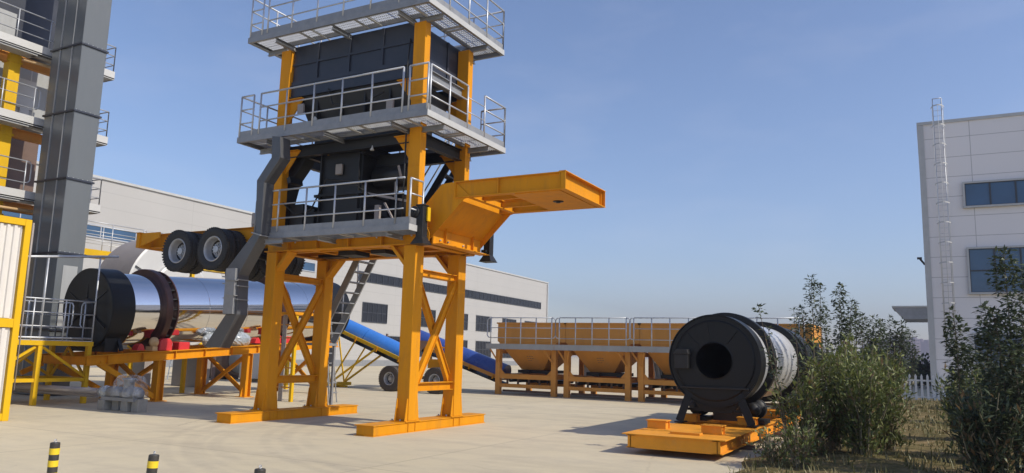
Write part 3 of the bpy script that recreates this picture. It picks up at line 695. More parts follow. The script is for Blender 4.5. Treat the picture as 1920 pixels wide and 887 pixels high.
# hopper (screen box on top, tapering bins below)
m = MB(); HX0, HX1, HY0, HY1 = -13.05, -9.53, 12.93, 14.72
m.box(HX0, HX1, HY0, HY1, 7.78, 8.70)
hp_ = m.build('screen_box', NAVY, tw_)
r_ = MB()
for x in (-12.3, -11.35, -10.4): r_.box(x-.03, x+.03, HY0-.035, HY0-.001, 7.80, 8.69)
r_.box(HX0, HX1, HY0-.03, HY0-.0015, 8.22, 8.27).box(HX0, HX1, HY0-.04, HY0-.002, 7.74, 7.82)
for y in (13.4, 14.2): r_.box(HX1+.001, HX1+.03, y-.03, y+.03, 7.8, 8.69)
r_.build('rib', NAVY, hp_)
m = MB()
for y in (12.93, 14.72): m.ibeam((-13.08, y, 7.58), (-9.5, y, 7.58), .12, .30, .015)
m.build('hopper_beam', NAVY, tw_)
m = MB()
for x in (-13.2, -9.37): m.ibeam((x, 13.03, 7.55), (x, 14.6, 7.55), .14, .24, .015)
m.build('hopper_beam', DECK, tw_)
def frustum(mb, a, b_):
    (x0, x1, y0, y1, z0), (X0_, X1_, Y0_, Y1_, z1) = a, b_
    return mb.add([(x0, y0, z0), (x1, y0, z0), (x1, y1, z0), (x0, y1, z0), (X0_, Y0_, z1), (X1_, Y0_, z1), (X1_, Y1_, z1), (X0_, Y1_, z1)],
                  [(3, 2, 1, 0), (4, 5, 6, 7), (0, 1, 5, 4), (1, 2, 6, 5), (2, 3, 7, 6), (3, 0, 4, 7)])
m = MB(); frustum(m, (-12.55, -9.75, 13.2, 14.1, 6.55), (-12.85, -9.6, 12.96, 14.6, 7.43)); m.box(-12.5, -9.8, 13.2, 14.1, 6.2, 6.55)
hb = m.build('storage_hopper', DARK, tw_)
m = MB()
for x in (-12.3, -11.6, -10.9, -10.2): m.box(x-.02, x+.02, 12.99, 13.2, 6.6, 7.4)
m.build('rib', DARK, hb)
m = MB(); m.bar((-12.42, 12.9, 6.62), (-12.22, 12.9, 6.86), .10, .02, (0, 1, 0)); m.build('gate_lever', FASCIA, hb)
# dark beams below the middle platform
m = MB()
for y in (12.95, 14.7): m.ibeam((-13.08, y, 6.10), (-9.5, y, 6.10), .14, .26, .015)
for x in (-13.2, -9.36): m.ibeam((x, 13.03, 6.08), (x, 14.6, 6.08), .14, .26, .015)
for x in (-12.4, -10.9): m.ibeam((x, 13.0, 6.02), (x, 14.65, 6.02), .12, .2, .012)
m.build('floor_beam', DARK, tw_)
# mixer housing and machinery
m = MB(); m.box(-12.22, -10.97, 13.15, 14.5, 4.22, 6.0); m.box(-12.3, -10.9, 13.08, 14.56, 5.02, 5.08).box(-12.3, -10.9, 13.08, 14.56, 4.62, 4.68)
mx_ = m.build('mixer_housing', DARK, tw_)
m = MB()
for x in (-12.15,  -11.05): m.box(x-.02, x+.02, 13.09, 13.15, 4.25, 6.0)
m.build('rib', DARK, mx_)
m = MB(); m.box(-10.95, -10.1, 13.6, 14.3, 5.3, 6.0); m.lathe((-10.85, 13.55, 5.45), (1, 0, 0), [(.01, 0), (.26, .02), (.26, .9), (.2, 1.02), (.01, 1.04)], 28)  # dark box added to stand in for the interior darkness
m.lathe((-10.3, 13.9, 4.75), (0, 1, 0), [(.01, -.3), (.33, -.28), (.33, .4), (.01, .42)], 28)
m.box(-10.9, -9.8, 13.3, 14.4, 4.2, 4.42)
m.build('weigh_drum_and_shade_box', DARK, tw_)
m = MB(); m.box(-10.62, -10.5, 13.2, 13.28, 4.22, 4.75).bar((-10.35, 13.2, 4.78), (-10.1, 13.2, 4.4), .05, .03).bar((-10.95, 13.18, 5.05), (-9.75, 13.18, 4.78), .04, .05).bar((-9.98, 13.1, 5.2), (-9.98, 13.1, 4.85), .05, .05).bar((-9.95, 13.1, 5.55), (-9.9, 13.15, 5.3), .08, .04)
m.build('control_linkage', PEWTER, tw_)
m = MB()
for (x0, x1, z1) in [(-13.3, -13.05, 4.8), (-13.02, -12.62, 4.9), (-12.58, -12.28, 4.76)]: m.box(x0, x1, 13.1, 13.6, 4.14, z1)
m.box(-13.3, -12.25, 13.2, 13.75, 4.14, 4.62); m.build('equipment_box', DARK, tw_)
m = MB(); m.lathe((-10.45, 12.8, 5.98), (0, 0, -1), [(.012, 0), (.02, .05), (.045, .09), (.045, .11)], 12, caps=True); m.build('lamp', FASCIA, tw_)
# inner black chute
def strip_prism(mb, Lp, Rp, y0, y1):
    return [mb.prism([Lp[i], Rp[i], Rp[i+1], Lp[i+1]], 'y', y0, y1) for i in range(len(Lp)-1)]
m = MB(); strip_prism(m, [(-12.92, 6.15), (-12.98, 5.95), (-13.36, 5.5), (-13.4, 4.25)], [(-12.5, 6.15), (-12.72, 5.82), (-13.04, 5.45), (-13.2, 4.85)], 13.08, 13.4)
m.bar((-12.9, 13.05, 5.5), (-12.86, 13.05, 5.36), .1, .4, (0, 1, 0)); m.build('inner_chute', DARK, tw_)
# outer grey discharge chute
S_ = .984
def cz(p): return (p[0]*S_, 1.6+(p[1]-1.6)*S_)
Lp = [cz(p) for p in [(-12.83, 6.30), (-12.80, 5.80), (-13.2, 5.31), (-13.13, 4.15), (-13.99, 3.27), (-13.85, 2.3), (-14.45, 1.58)]]
Rp = [cz(p) for p in [(-12.58, 6.26), (-12.52, 5.78), (-12.97, 5.25), (-12.95, 4.08), (-13.55, 3.18), (-13.50, 2.3), (-13.96, 1.56)]]
m = MB(); strip_prism(m, Lp, Rp, 12.0, 12.3); dc = m.build('discharge_chute', CHUTE, tw_, bevel=.004)
m = MB()
for i, (t0) in ((3, .04), (4, .12), (4, .28), (4, .62)):
    a = Vector((Lp[i][0], 0, Lp[i][1])).lerp(Vector((Lp[i+1][0], 0, Lp[i+1][1])), t0); b_ = Vector((Rp[i][0], 0, Rp[i][1])).lerp(Vector((Rp[i+1][0], 0, Rp[i+1][1])), t0)
    m.bar((a.x-.04, 12.12, a.z), (b_.x+.04, 12.12, b_.z), .32, .025)
m.build('chute_flange', DECK, dc)
m = MB(); m.box(Lp[4][0]+.12, Rp[4][0]-.02, 11.93, 11.999, 2.3, 3.3); m.bar((Lp[4][0]+.15, 11.95, 2.72), (Rp[4][0]+.03, 11.95, 2.70), .1, .02).bar((Lp[4][0]+.15, 11.95, 3.05), (Rp[4][0]+.03, 11.95, 3.03), .1, .02); m.build('chute_gate', DECK, dc)
m = MB(); m.ibeam((Rp[3][0]-.0, 12.15, 3.88), (Rp[3][0]+.5, 12.15, 3.88), .08, .10, .01); m.build('bracket', DECK, dc)

# conduits, hoses and small fittings
m = MB(); m.tube([(-9.56, 12.80, 4.2), (-9.56, 12.80, 6.2), (-9.7, 12.86, 6.22), (-11.2, 12.88, 6.2)], .018, 6)
m.build('conduit', DARK, tw_)
m = MB(); m.tube([(-9.62, 12.81, 6.5), (-9.62, 12.81, 7.7), (-9.62, 12.88, 8.3)], .016, 6); m.build('conduit', DARK, tw_)
m = MB(); m.tube([(-13.02, 12.86, 4.9), (-12.7, 12.95, 4.62), (-12.3, 13.0, 4.7), (-11.9, 13.02, 5.4), (-11.2, 13.05, 5.3), (-10.6, 13.1, 4.9)], .02, 6); m.build('air_hose', DARK, tw_)
m = MB(); m.tube([(-11.9, 12.9, 7.5), (-11.7, 12.85, 7.1), (-11.0, 12.86, 6.95), (-10.3, 12.9, 7.2)], .018, 6); m.build('air_hose', DARK, tw_)
for x, y, z in ((-12.7, 12.86, 7.0), (-10.1, 12.86, 6.75), (-11.6, 13.06, 5.5)): MB().box(x-.09, x+.09, y, y+.07, z, z+.24).build('junction_box', PEWTER, tw_, bevel=.01)
# bolts on the frame joints
bb = MB()
for (a, b_) in LX:
    for (y0, y1) in LY:
        for xx in (a-.05, (a+b_)/2):
            for yy in (y0-.06, y1+.06): bb.lathe((xx, yy, .225), (0, 0, 1), [(.018, 0), (.018, .03), (.001, .03)], 6)
for x in (-13.3, -12.9, -12.5, -10.2, -9.7, -9.3): bb.lathe((x, 12.81, 3.95), (0, -1, 0), [(.018, 0), (.018, .02), (.001, .02)], 6)
for y in (13.3, 13.6, 14.2): bb.lathe((-8.93, y, 3.9), (1, 0, 0), [(.02, 0), (.02, .025), (.001, .025)], 6)
bb.build('frame_bolt', RIM, tw_)

# ladders on the tower (behind)
def steep_stair(parent, p, q, wdt, n, mat, rail=False, side=(0, 1, 0), name='stair'):
    p, q, sd = Vector(p), Vector(q), Vector(side)*wdt
    m = MB()
    for s in (0, 1): m.bar(p+sd*s, q+sd*s, .04, .18, (0, 0, 1))
    o = m.build(name, mat, parent)
    for i in range(1, n):
        c = p.lerp(q, i/n); MB().bar(c+sd*.03, c+sd*.97, .18, .03, (0, 0, 1)).build('tread', mat, o)
    return o
steep_stair(tw_, (-9.75, 15.0, 6.26), (-11.2, 15.0, 4.15), .55, 9, NAVY, side=(-.2, .95, 0))
steep_stair(tw_, (-12.45, 15.05, 4.05), (-13.72, 15.05, 1.75), .6, 9, DECK, side=(0, 1, 0))
MB().box(-14.2, -13.6, 15.03, 15.68, 1.68, 1.74).build('stair_landing', DECK, tw_)
for x in (-14.15, -13.65): MB().box(x-.03, x+.03, 15.6, 15.66, 0, 1.68).build('stair_post', DECK, tw_)
m = MB()
m.tube([(-10.0, 15.6, 7.0), (-11.4, 15.6, 5.0)], .02, 6).tube([(-9.75, 15.0, 7.0), (-11.2, 15.0, 4.95)], .02, 6); m.build('stair_handrail', STEEL, tw_)
m = MB(); m.tube([(-12.5, 15.65, 4.75), (-13.8, 15.65, 2.5)], .02, 6)
for t in (.1, .45, .8): p = Vector((-12.45, 15.65, 4.05)).lerp(Vector((-13.72, 15.65, 1.75)), t); m.tube([p, p+Vector((0, 0, .8))], .018, 6)
m.build('stair_handrail', STEEL, tw_)

# gooseneck ----------------------------------------------------------
GY0, GY1 = 13.0, 15.02
m = MB()
for y, sg in ((GY0, 1), (GY1, -1)):
    m.ibeam((-8.42, y+sg*.05, 4.88), (-6.0, y+sg*.05, 4.88), .14, .34, .018)
    m.prism([(-9.45, 3.78), (-9.12, 3.78), (-8.2, 4.68), (-8.05, 4.72), (-8.42, 5.05), (-8.75, 5.03), (-9.15, 4.62), (-9.45, 4.42)], 'y', y+sg*.02, y+sg*.035)
gn = m.build('gooseneck', ORANGE, tw_)
MB().box(-6.07, -6.04, GY0-.01, GY1+.01, 4.71, 5.05).box(-6.07, -5.93, GY0-.02, GY1+.02, 5.05, 5.065).box(-6.07, -5.93, GY0-.02, GY1+.02, 4.705, 4.72).box(-6.05, -5.935, GY0-.01, GY0+.005, 4.72, 5.05).box(-6.05, -5.935, GY1-.005, GY1+.01, 4.72, 5.05).build('end_beam', ORANGE, gn)
MB().box(-7.05, -6.08, GY0+.06, GY1-.06, 4.695, 4.712).build('coupling_plate', ORANGE, gn)
MB().lathe((-6.55, 14.0, 4.694), (0, 0, -1), [(.11, 0), (.11, .01), (.045, .012), (.045, .035)], 18, caps=True).build('kingpin', DARK, gn)
for x in (-7.12, -8.1): 
    m = MB(); m.ibeam((x, GY0+.06, 4.80), (x, GY1-.06, 4.80), .12, .18, .014); m.build('cross_member', ORANGE, gn)
m = MB()
for y in (13.6, 14.4): m.ibeam((-8.1, y, 4.80), (-7.12, y, 4.80), .08, .14, .012)
for x in (-7.4, -8.40): m.box(x-.008, x+.008, GY0-.022, GY0+.04, 4.73, 5.03)
m.build('stiffener', ORANGE, gn)
# sloping web plate and the lower vertical web with ribs
m = MB(); m.box(-8.44, -8.425, GY0+.11, GY1-.11, 4.70, 5.03); m.prism([(-8.40, 4.70), (-8.38, 4.69), (-8.93, 4.12), (-8.95, 4.14)], 'y', GY0+.04, GY1-.04); m.box(-8.96, -8.94, GY0+.04, GY1-.04, 3.80, 4.13)
for y in (13.45, 14.55): m.prism([(-8.94, 3.80), (-8.87, 3.80), (-8.87, 4.18), (-8.94, 4.12)], 'y', y, y+.014)
m.box(-8.96, -8.7, GY0+.04, GY1-.04, 3.785, 3.80)
m.build('web_plate', ORANGE, gn)
m = MB(); m.box(-9.5, -8.97, 12.865, 12.88, 3.78, 4.5); m.prism([(-9.2, 3.80), (-8.9, 3.80), (-8.9, 4.0), (-9.2, 4.55)], 'y', 12.85, 12.864); m.build('side_plate', ORANGE, gn)
# landing legs
for (x, y, zb, zt, nm) in ((-8.93, 12.62, 3.72, 4.52, 1), (-8.86, 15.2, 3.66, 4.5, 0)):
    m = MB(); m.box(x-.085, x+.085, y-.085, y+.085, zb+.14, zt); m.box(x-.10, x+.10, y-.10, y+.10, zt-.02, zt+.012)
    if nm: m.lathe((x-.13, y-.02, zt-.14), (0, 1, 0), [(.01, -.1), (.12, -.09), (.12, .09), (.01, .1)], 20)
    ll = m.build('landing_leg', DARK, tw_, bevel=.008)
    f = MB(); frustum(f, (x-.15, x+.15, y-.15, y+.15, zb+.015), (x-.08, x+.08, y-.08, y+.08, zb+.16)); f.box(x-.155, x+.155, y-.155, y+.155, zb, zb+.015); f.build('foot', DARK, ll)
MB().box(-8.83, -8.80, 12.63, 12.73, 4.2, 4.48).build('leg_bracket', YELLOW, tw_)
MB().bar((-8.9, 15.04, 3.9), (-8.9, 15.16, 3.9), .12, .06).build('leg_bracket', DARK, tw_)

# ================================================================ LEFT: elevator, plant tower
el = thing('bucket_elevator', (-23.8, 14.2, 0), 'tall dark grey sheet steel elevator shaft with bolted flange joints, left of the tower', 'elevator')
EX0, EX1, EY0, EY1 = -24.62, -23.05, 13.8, 14.62
zs = [.0, 1.95, 4.27, 6.57, 8.72, 10.9, 13.1, 15.4]
for a, b_ in zip(zs[:-1], zs[1:]):
    MB().box(EX0, EX1, EY0, EY1, a+.02, b_-.02).build('casing_section', ELEV, el, bevel=.01)
for z in zs[1:-1]:
    MB().box(EX0-.05, EX1+.05, EY0-.05, EY1+.05, z-.028, z+.028).build('flange', NAVY, el)
    b2 = MB()
    for k in range(6): y = EY0+.03+k*(EY1-EY0-.06)/5; b2.lathe((EX1+.03, y, z+.028), (0, 0, 1), [(.012, 0), (.012, .02)], 6, caps=True)
    b2.build('bolt', STEEL, el)
m = MB()
for x in (-24.15, -23.52): m.box(x-.012, x+.012, EY0-.03, EY0-.001, .1, 15.3)
m.build('stiffener', CLAD, el)
MB().box(EX1+.001, EX1+.012, 14.0, 14.45, 2.0, 3.9).build('inspection_door', CLAD, el)

pt = thing('plant_tower', (-26.5, 14., 0), 'pale plant tower with yellow columns and stacked railed platforms behind the elevator shaft', 'plant tower')
levels = [6.0, 8.42, 10.8]
for i, z in enumerate(levels):
    m = MB(); m.box(-25.6, -25.0, 8.6, 16.25, z+.02, z+.06)
    p_ = m.build('platform', DECK, pt)
    MB().box(-25.012, -25.0, 8.6, 16.25, z, z+.30).box(-25.6, -25.013, 16.238, 16.25, z, z+.30).build('fascia', WHITE, p_)
    MB().box(-25.55, -25.05, 8.7, 13.6, z-.06, z-.01).box(-25.3, -25.15, 13.5, 14.3, z-.06, z-.01).build('bearer', FASCIA, p_)
    railing(pt, [(-25.03, 8.8, z+.2), (-25.03, 14.0-(.35 if i < 2 else .1), z+.2)], 1.05, step=1.0, closed_ends=(False, True))
    railing(pt, [(-25.03, 15.4, z+.2), (-25.03, 16.2, z+.2)], 1.0, step=.45)
    railing(pt, [(-25.03, 16.2, z+.2), (-25.55, 16.2, z+.2)], 1.0, step=.5, end_posts=(False, True))
for (y0, y1) in ((9.6, 9.95), (13.1, 13.45)):
    m = MB(); m.box(-26.0, -25.68, y0, y1, 0, 11.0); m.box(-26.05, -25.66, y0-.05, y1+.05, 5.5, 5.56).box(-26.05, -25.66, y0-.05, y1+.05, 8.1, 8.16).box(-26.05, -25.66, y0-.05, y1+.05, 10.5, 10.56)
    m.build('column', YELLOW, pt)
m = MB(); m.box(-29.5, -26.6, 8.0, 15.0, 8.7, 11.0); m.build('wall_panel', CLAD, pt)
m = MB()
for y in [8.3+k*.6 for k in range(12)]: m.box(-26.6, -26.585, y, y+.04, 8.7, 11.0)
m.build('panel_rib', WHITE, pt)
MB().box(-26.595, -26.56, 13.9, 14.5, 9.35, 10.35).box(-26.595, -26.55, 14.05, 14.35, 8.75, 9.4).build('notice_panel', WHITE, pt)
MB().box(-29.5, -26.9, 8.5, 15.0, 6.2, 8.69).build('wall_panel', BROWN, pt, label='dark brown recessed panel between the platforms')
m = MB()
for z in (5.85, 8.25, 10.65): m.ibeam((-25.85, 8.2, z), (-25.85, 15.0, z), .2, .3, .02)
m.build('beam', AMBER, pt)
MB().box(-29., -26.2, 8.0, 15.2, 11.2, 13.4).build('machine_house', NAVY, pt)
MB().box(-26.199, -26.17, 12.2, 13.4, 11.3, 12.3).build('door', CLAD, pt)
MB().prism([(8.0, 13.4), (15.2, 13.4), (15.0, 13.6), (8.2, 16.0)], 'x', -29, -26.15).build('roof', CLAD, pt)
m = MB(); m.tube([(-25.3, 13.3, 10.55), (-25.3, 14.6, 10.62)], .05, 8).tube([(-25.3, 12.4, 5.7), (-25.3, 14.2, 5.72)], .05, 8); m.build('cable_tray', TAN, pt)
m = MB()
for k in range(5): m.lathe((-25.4, 12.6+.28*k, 5.0), (0, 0, 1), [(.1, 0), (.1, .35), (.05, .42)], 12, caps=True)
m.box(-25.9, -25.2, 12.0, 14.0, 4.7, 4.95).build('air_tank', BROWN, pt)
MB().box(-28.5, -26.2, 9.5, 15.0, 0, 5.6).build('lower_wall', CHUTE, pt)

# ---------------------------------------------------------------- control cabin (left edge)
cb = thing('control_cabin', (-17.6, 6.3, 0), 'white corrugated container cabin in a yellow steel frame at the left edge', 'container')
CX, CY1 = -16.42, 9.22
def corrug(mb, x, y0, y1, z0, z1, p=.14, d=.035):
    n = int((y1-y0)/p)
    for i in range(n):
        a = y0+i*p
        mb.add([(x, a, z0), (x, a+p*.4, z0), (x-d, a+p*.5, z0), (x-d, a+p*.9, z0), (x, a+p, z0), (x, a, z1), (x, a+p*.4, z1), (x-d, a+p*.5, z1), (x-d, a+p*.9, z1), (x, a+p, z1)],
               [(0, 1, 6, 5), (1, 2, 7, 6), (2, 3, 8, 7), (3, 4, 9, 8)])
m = MB(); corrug(m, CX-.03, 3.3, 9.1, 2.05, 3.95); corrug(m, CX-.03, 3.3, 9.1, .12, 1.85); m.box(CX-2.4, CX-.09, 3.3, 9.15, .1, 3.98)
m.build('wall', CORR, cb)
f = MB()
for y in (3.2, CY1-.13): 
    for x in (CX-.12, CX-2.5): f.box(x, x+.12, y, y+.13, 0, 4.1)
for z in (0.01, 1.86, 3.96):
    for x in (CX-.12, CX-2.5): f.box(x+.002, x+.118, 3.33, CY1-.131, z, z+.14+(.04 if z == 1.86 else 0))
    f.box(CX-2.38, CX-.121, CY1-.128, CY1-.002, z, z+.14)
f.build('frame', YELLOW, cb, bevel=.006)
MB().tube([(CX-.04, CY1+.05, 4.05), (CX-.05, CY1+.05, 2.2)], .022, 6).tube([(CX-.09, CY1+.09, 4.0), (CX-.1, CY1+.09, .6)], .015, 6).build('cable', PEWTER, cb)

# ---------------------------------------------------------------- access platform
ap = thing('access_platform', (-20.6, 12.2, 0), 'yellow braced access platform with tall steel railing in front of the black drum end', 'platform')
AX0, AX1, AY0, AY1 = -21.6, -19.85, 10.6, 13.12
m = MB(); m.box(AX0, AX1, AY0, AY1, 1.50, 1.62); m.build('deck_frame', YELLOW, ap)
MB().box(AX0+.02, AX1-.02, AY0+.02, AY1-.02, 1.621, 1.64).build('deck_plate', STEEL, ap)
for x in (AX0+.06, AX1-.07):
    for y in (AY0+.1, 11.72, AY1-.08): MB().box(x-.06, x+.06, y-.055, y+.055, 0, 1.499).build('leg', YELLOW, ap)
m = MB()
for x in (AX0+.06, AX1-.07):
    m.box(x-.045, x+.045, AY0+.16, 11.66, .58, .67).box(x-.045, x+.045, 11.78, AY1-.14, .58, .67)
    m.bar((x, 11.8, 1.46), (x, AY1-.12, .70), .05, .06).bar((x, 11.62, 1.46), (x, AY0+.18, .9), .05, .06)
m.box(AX0+.12, AX1-.13, AY1-.125, AY1-.035, .58, .67); m.bar((AX1-.15, AY1-.08, .7), (AX0+.8, AY1-.08, 1.46), .05, .06).bar((AX0+.15, AY1-.08, .7), (AX0+.8, AY1-.08, 1.46), .05, .06)
m.box(AX0+.12, AX1-.13, 11.68, 11.76, .58, .67).bar((AX1-.15, 11.72, 1.44), (AX0+.15, 11.72, .7), .05, .06)
m.build('brace', YELLOW, ap)
z = 1.64
r_ = railing(ap, [(AX1-.03, AY0+.05, z), (AX1-.03, AY1-.04, z)], 1.04, step=.85)
m = MB(); m.tube([(AX1-.03, 11.68, z), (AX1-.03, 11.68, 3.78)], .024, 6).tube([(AX1-.03, AY1-.04, z), (AX1-.03, AY1-.04, 3.92)], .024, 6).tube([(AX1-.03, 9.9, 3.55), (AX1-.03, 13.6, 3.99)], .034, 8).tube([(AX1-.03, 10.6, z+.05), (AX1-.03, AY1-.04, z+.06)], .03, 6)
m.build('canopy_rail', STEEL, ap)
railing(ap, [(AX0+.05, AY0+.05, z), (AX0+.05, AY1-.04, z)], 1.04, step=.85)
railing(ap, [(AX0+.05, AY1-.04, z), (AX0+.6, AY1-.04, z)], 1.04, step=.55, closed_ends=(False, True), end_posts=(False, True))
railing(ap, [(AX1-.45, AY1-.04, z), (AX1-.03, AY1-.04, z)], 1.04, step=.5, closed_ends=(True, False), end_posts=(True, False))

# ---------------------------------------------------------------- mirrored drying drum on its frame
TILT = .055
dd = thing('drying_drum', (-20.5, 17., 2.5), 'mirror polished drying drum with black end hood and brown rings on the yellow trestle', 'drying drum')
dax = Vector((0, 1, TILT)).normalized(); DC = Vector((-20.5, 13.25, 2.52))
def DP(t): return DC+dax*t
m = MB(); sharp_lathe(m, DP(0), dax, [(.01, -.0), (1.10, .0), (1.13, .03), (1.13, .68), (1.02, .70)], 64)
hd = m.build('end_hood', DRUMBLACK, dd)
m = MB(); m.lathe(DP(-.10), dax, [(.01, 0), (.26, 0), (.30, .10)], 32)
for k in range(6):
    th = math.pi/6+k*math.pi/3; d = Vector((math.cos(th), 0, math.sin(th))); m.bar(DP(-.02)+d*.30, DP(-.02)+d*1.02, .02, .04, dax)
m.build('burner_port', DARK, hd)
m = MB()
for x, t in ((-20.0, .25), (-19.75, .5)): m.bar((x, DP(t).y, 1.75), (x+.2, DP(t).y, 1.40), .10, .05)
m.box(-21.3, -19.7, DP(.1).y, DP(.5).y, 1.36, 1.75); m.build('hood_support', DRUMBLACK, dd)
m = MB(); m.lathe(DP(.66), dax, [(1.02, 0), (1.02, 8.1)], 96); m.build('shell', STAINLESS, dd)
m = MB()
for t in (3.3, 4.8, 7.6): sharp_lathe(m, DP(t), dax, [(1.0, 0), (1.028, 0), (1.028, .04), (1.0, .04)], 72)
m.build('shell_band', STAINLESS, dd)
for t in (1.75, 6.3):
    m = MB(); sharp_lathe(m, DP(t), dax, [(1.0, -.10), (1.17, -.10), (1.19, -.07), (1.19, .10), (1.0, .10)], 72)
    sharp_lathe(m, DP(t), dax, [(1.0, .30), (1.15, .30), (1.15, .34), (1.0, .34)], 72)
    rg_ = m.build('riding_ring', RINGRED, dd)
    b2 = MB()
    for k in range(24):
        th = 2*math.pi*k/24; d = Vector((math.cos(th), 0, math.sin(th))); d = (d-dax*d.dot(dax)).normalized()
        b2.bar(DP(t+.10)+d*1.06, DP(t+.30)+d*1.06, .03, .12, d)
    b2.build('ring_lug', DARK, rg_)
m = MB(); sharp_lathe(m, DP(8.75), dax, [(.98, 0), (1.12, .01), (1.12, 1.0), (.01, 1.02)], 48); m.build('end_hood', DRUMBLACK, dd)

fr = thing('support_trestle', (-20.4, 16., 0), 'long yellow steel trestle frame carrying the polished drum', 'steel frame')
FT = .07
def fz(y): return 1.28+FT*(y-13.1)
def sbeam(mb, x, y0, y1, w_=.2, h_=.26): 
    mb.ibeam((x, y0, fz(y0)-h_/2), (x, y1, fz(y1)-h_/2), w_, h_, .018)
for x in (-21.6, -19.5):
    m = MB(); sbeam(m, x, 12.75, 22.5)
    for k in range(9): y = 13.3+k*1.05; m.box(x+.012, x+.095, y, y+.014, fz(y)-.25, fz(y)-.01)
    m.build('main_beam', ORANGE, fr)
m = MB()
for y in (12.8, 15.2, 18., 20.5, 22.4): m.ibeam((-21.5, y, fz(y)-.14), (-19.6, y, fz(y)-.14), .14, .22, .014)
m.build('cross_beam', ORANGE, fr)
for y in (14.95, 18.2, 21.6):
    for x in (-21.6, -19.5):
        m = MB(); m.ibeam((x, y, .02), (x, y, fz(y)-.26), .24, .24, .018, up=(0, 1, 0)); m.box(x-.2, x+.2, y-.2, y+.2, 0, .02)
        m.prism([(y-.12, .02), (y-.2, .02), (y-.12, .35)], 'x', x-.01, x+.01).prism([(y+.12, .02), (y+.2, .02), (y+.12, .35)], 'x', x-.01, x+.01); m.build('leg', ORANGE, fr)
    m = MB(); m.ibeam((-21.48, y, .12), (-19.62, y, fz(y)-.35), .08, .12, .012, up=(1, 0, 0)); m.ibeam((-21.48, y+.09, fz(y)-.35), (-19.62, y+.09, .12), .08, .12, .012, up=(1, 0, 0)); m.build('cross_brace', ORANGE, fr)
m = MB()
for x in (-21.6, -19.5): m.bar((x, 13.1, 1.05), (x, 14.86, .12), .1, .14); 
m.bar((-21.6, 12.85, 1.0), (-21.6, 12.3, .75), .1, .12)
m.build('diagonal_brace', ORANGE, fr)
# roller stations: red housings with a tan bearing disc
def roller(y, x=-19.75):
    z = fz(y); m = MB()
    m.prism([(y-.18, z), (y+.26, z), (y+.26, z+.26), (y+.16, z+.36), (y-.05, z+.36), (y-.15, z+.28)], 'x', x-.22, x+.22)
    o = m.build('roller_housing', RED, fr, bevel=.02)
    m = MB(); m.lathe((x+.24, y-.42, z+.24), (1, 0, 0), [(.01, 0), (.14, 0), (.14, .07), (.01, .09)], 22); m.box(x+.05, x+.35, y-.50, y-.34, z, z+.12); m.build('bearing', TAN, o)
    m = MB(); m.prism([(y-.85, z), (y-.60, z), (y-.65, z+.14), (y-.72, z+.19), (y-.80, z+.14)], 'x', x-.08, x+.16); m.build('bearing_cover', RED, o)
    m = MB(); m.box(x-.12, x+.2, y+.50, y+.88, z+.01, z+.27); m.build('guard_box', RED, o, bevel=.02)
roller(15.1); roller(19.4)
def crumple(c, sx, sy, sz, mat, name, parent, seed=1, n=14):
    rnd = random.Random(seed); m = MB(); vs = []; fs = []
    for i in range(n+1):
        ph = math.pi*i/n
        for j in range(n*2):
            th = math.pi*j/n; k = 1+rnd.uniform(-.055, .055)
            vs.append((c[0]+sx*k*math.sin(ph)*math.cos(th), c[1]+sy*k*math.sin(ph)*math.sin(th), c[2]+sz*k*math.cos(ph)))
    for i in range(n):
        for j in range(n*2): fs.append((i*n*2+j, i*n*2+(j+1) % (n*2), (i+1)*n*2+(j+1) % (n*2), (i+1)*n*2+j))
    m.add(vs, fs); return m.build(name, mat, parent)
for y, sd_ in ((17.0, 3), (18.0, 5)):
    t = thing('wrapped_motor', (-19.7, y, fz(y)), 'motor wrapped in crinkled clear film on the drum frame, '+('left of the chute mouth' if y < 17.5 else 'right of the chute mouth'), 'motor', 'film wrapped drive motors')
    m = MB(); m.lathe((-19.75, y-.3, fz(y)+.22), (0, 1, 0), [(.01, 0), (.15, 0), (.15, .5), (.01, .55)], 20); m.box(-19.9, -19.6, y-.2, y+.15, fz(y), fz(y)+.08); m.build('motor_body', DECK, t)
    crumple((-19.72, y, fz(y)+.2), .26, .42, .24, FOIL, 'film_wrap', t, sd_)

# wrapped pump on blocks, and the long pipe
wp = thing('wrapped_pump', (-17.1, 12.3, 0), 'grey pump under clear plastic on concrete blocks beside the yellow platform', 'pump')
for x, y in ((-17.75, 12.2), (-17.42, 12.35), (-16.95, 12.25), (-16.62, 12.3)): MB().box(x-.12, x+.12, y-.13, y+.13, 0, .2+(.04 if x < -17 else .1)).build('concrete_block', CONCB, wp, bevel=.01)
m = MB(); m.lathe((-17.95, 12.22, .42), (1, .04, 0), [(.01, 0), (.13, 0), (.13, .04), (.09, .05), (.09, .3), (.15, .32), (.15, .7), (.10, .72), (.10, .85), (.13, .87), (.13, 1.35), (.01, 1.38)], 24)
m.box(-17.8, -16.6, 12.1, 12.4, .24, .32);
for k in range(9): m.lathe((-16.98+k*.045, 12.23, .42), (1, .04, 0), [(.11, 0), (.165, 0), (.165, .012), (.11, .012)], 20)
m.lathe((-17.0, 12.25, .5), (0, 0, 1), [(.12, 0), (.12, .22), (.16, .24), (.16, .28), (.01, .29)], 18); m.build('pump_body', DECK, wp)
crumple((-17.78, 12.22, .42), .20, .16, .15, FOIL, 'film_wrap', wp, 9)
m = MB(); rnd = random.Random(4); vs = []; n = 22
prof = [(.25, .95, .95), (.40, .93, .95), (.62, .85, .9), (.78, .66, .7), (.84, .2, .25)]
for (z, sx, sy) in prof:
    for j in range(n):
        th = 2*math.pi*j/n; k = 1+rnd.uniform(-.05, .05); vs.append((-16.95+.55*sx*k*math.copysign(abs(math.cos(th))**.6, math.cos(th)), 12.25+.28*sy*k*math.sin(th), .15+z*.85+rnd.uniform(-.03, .03)))
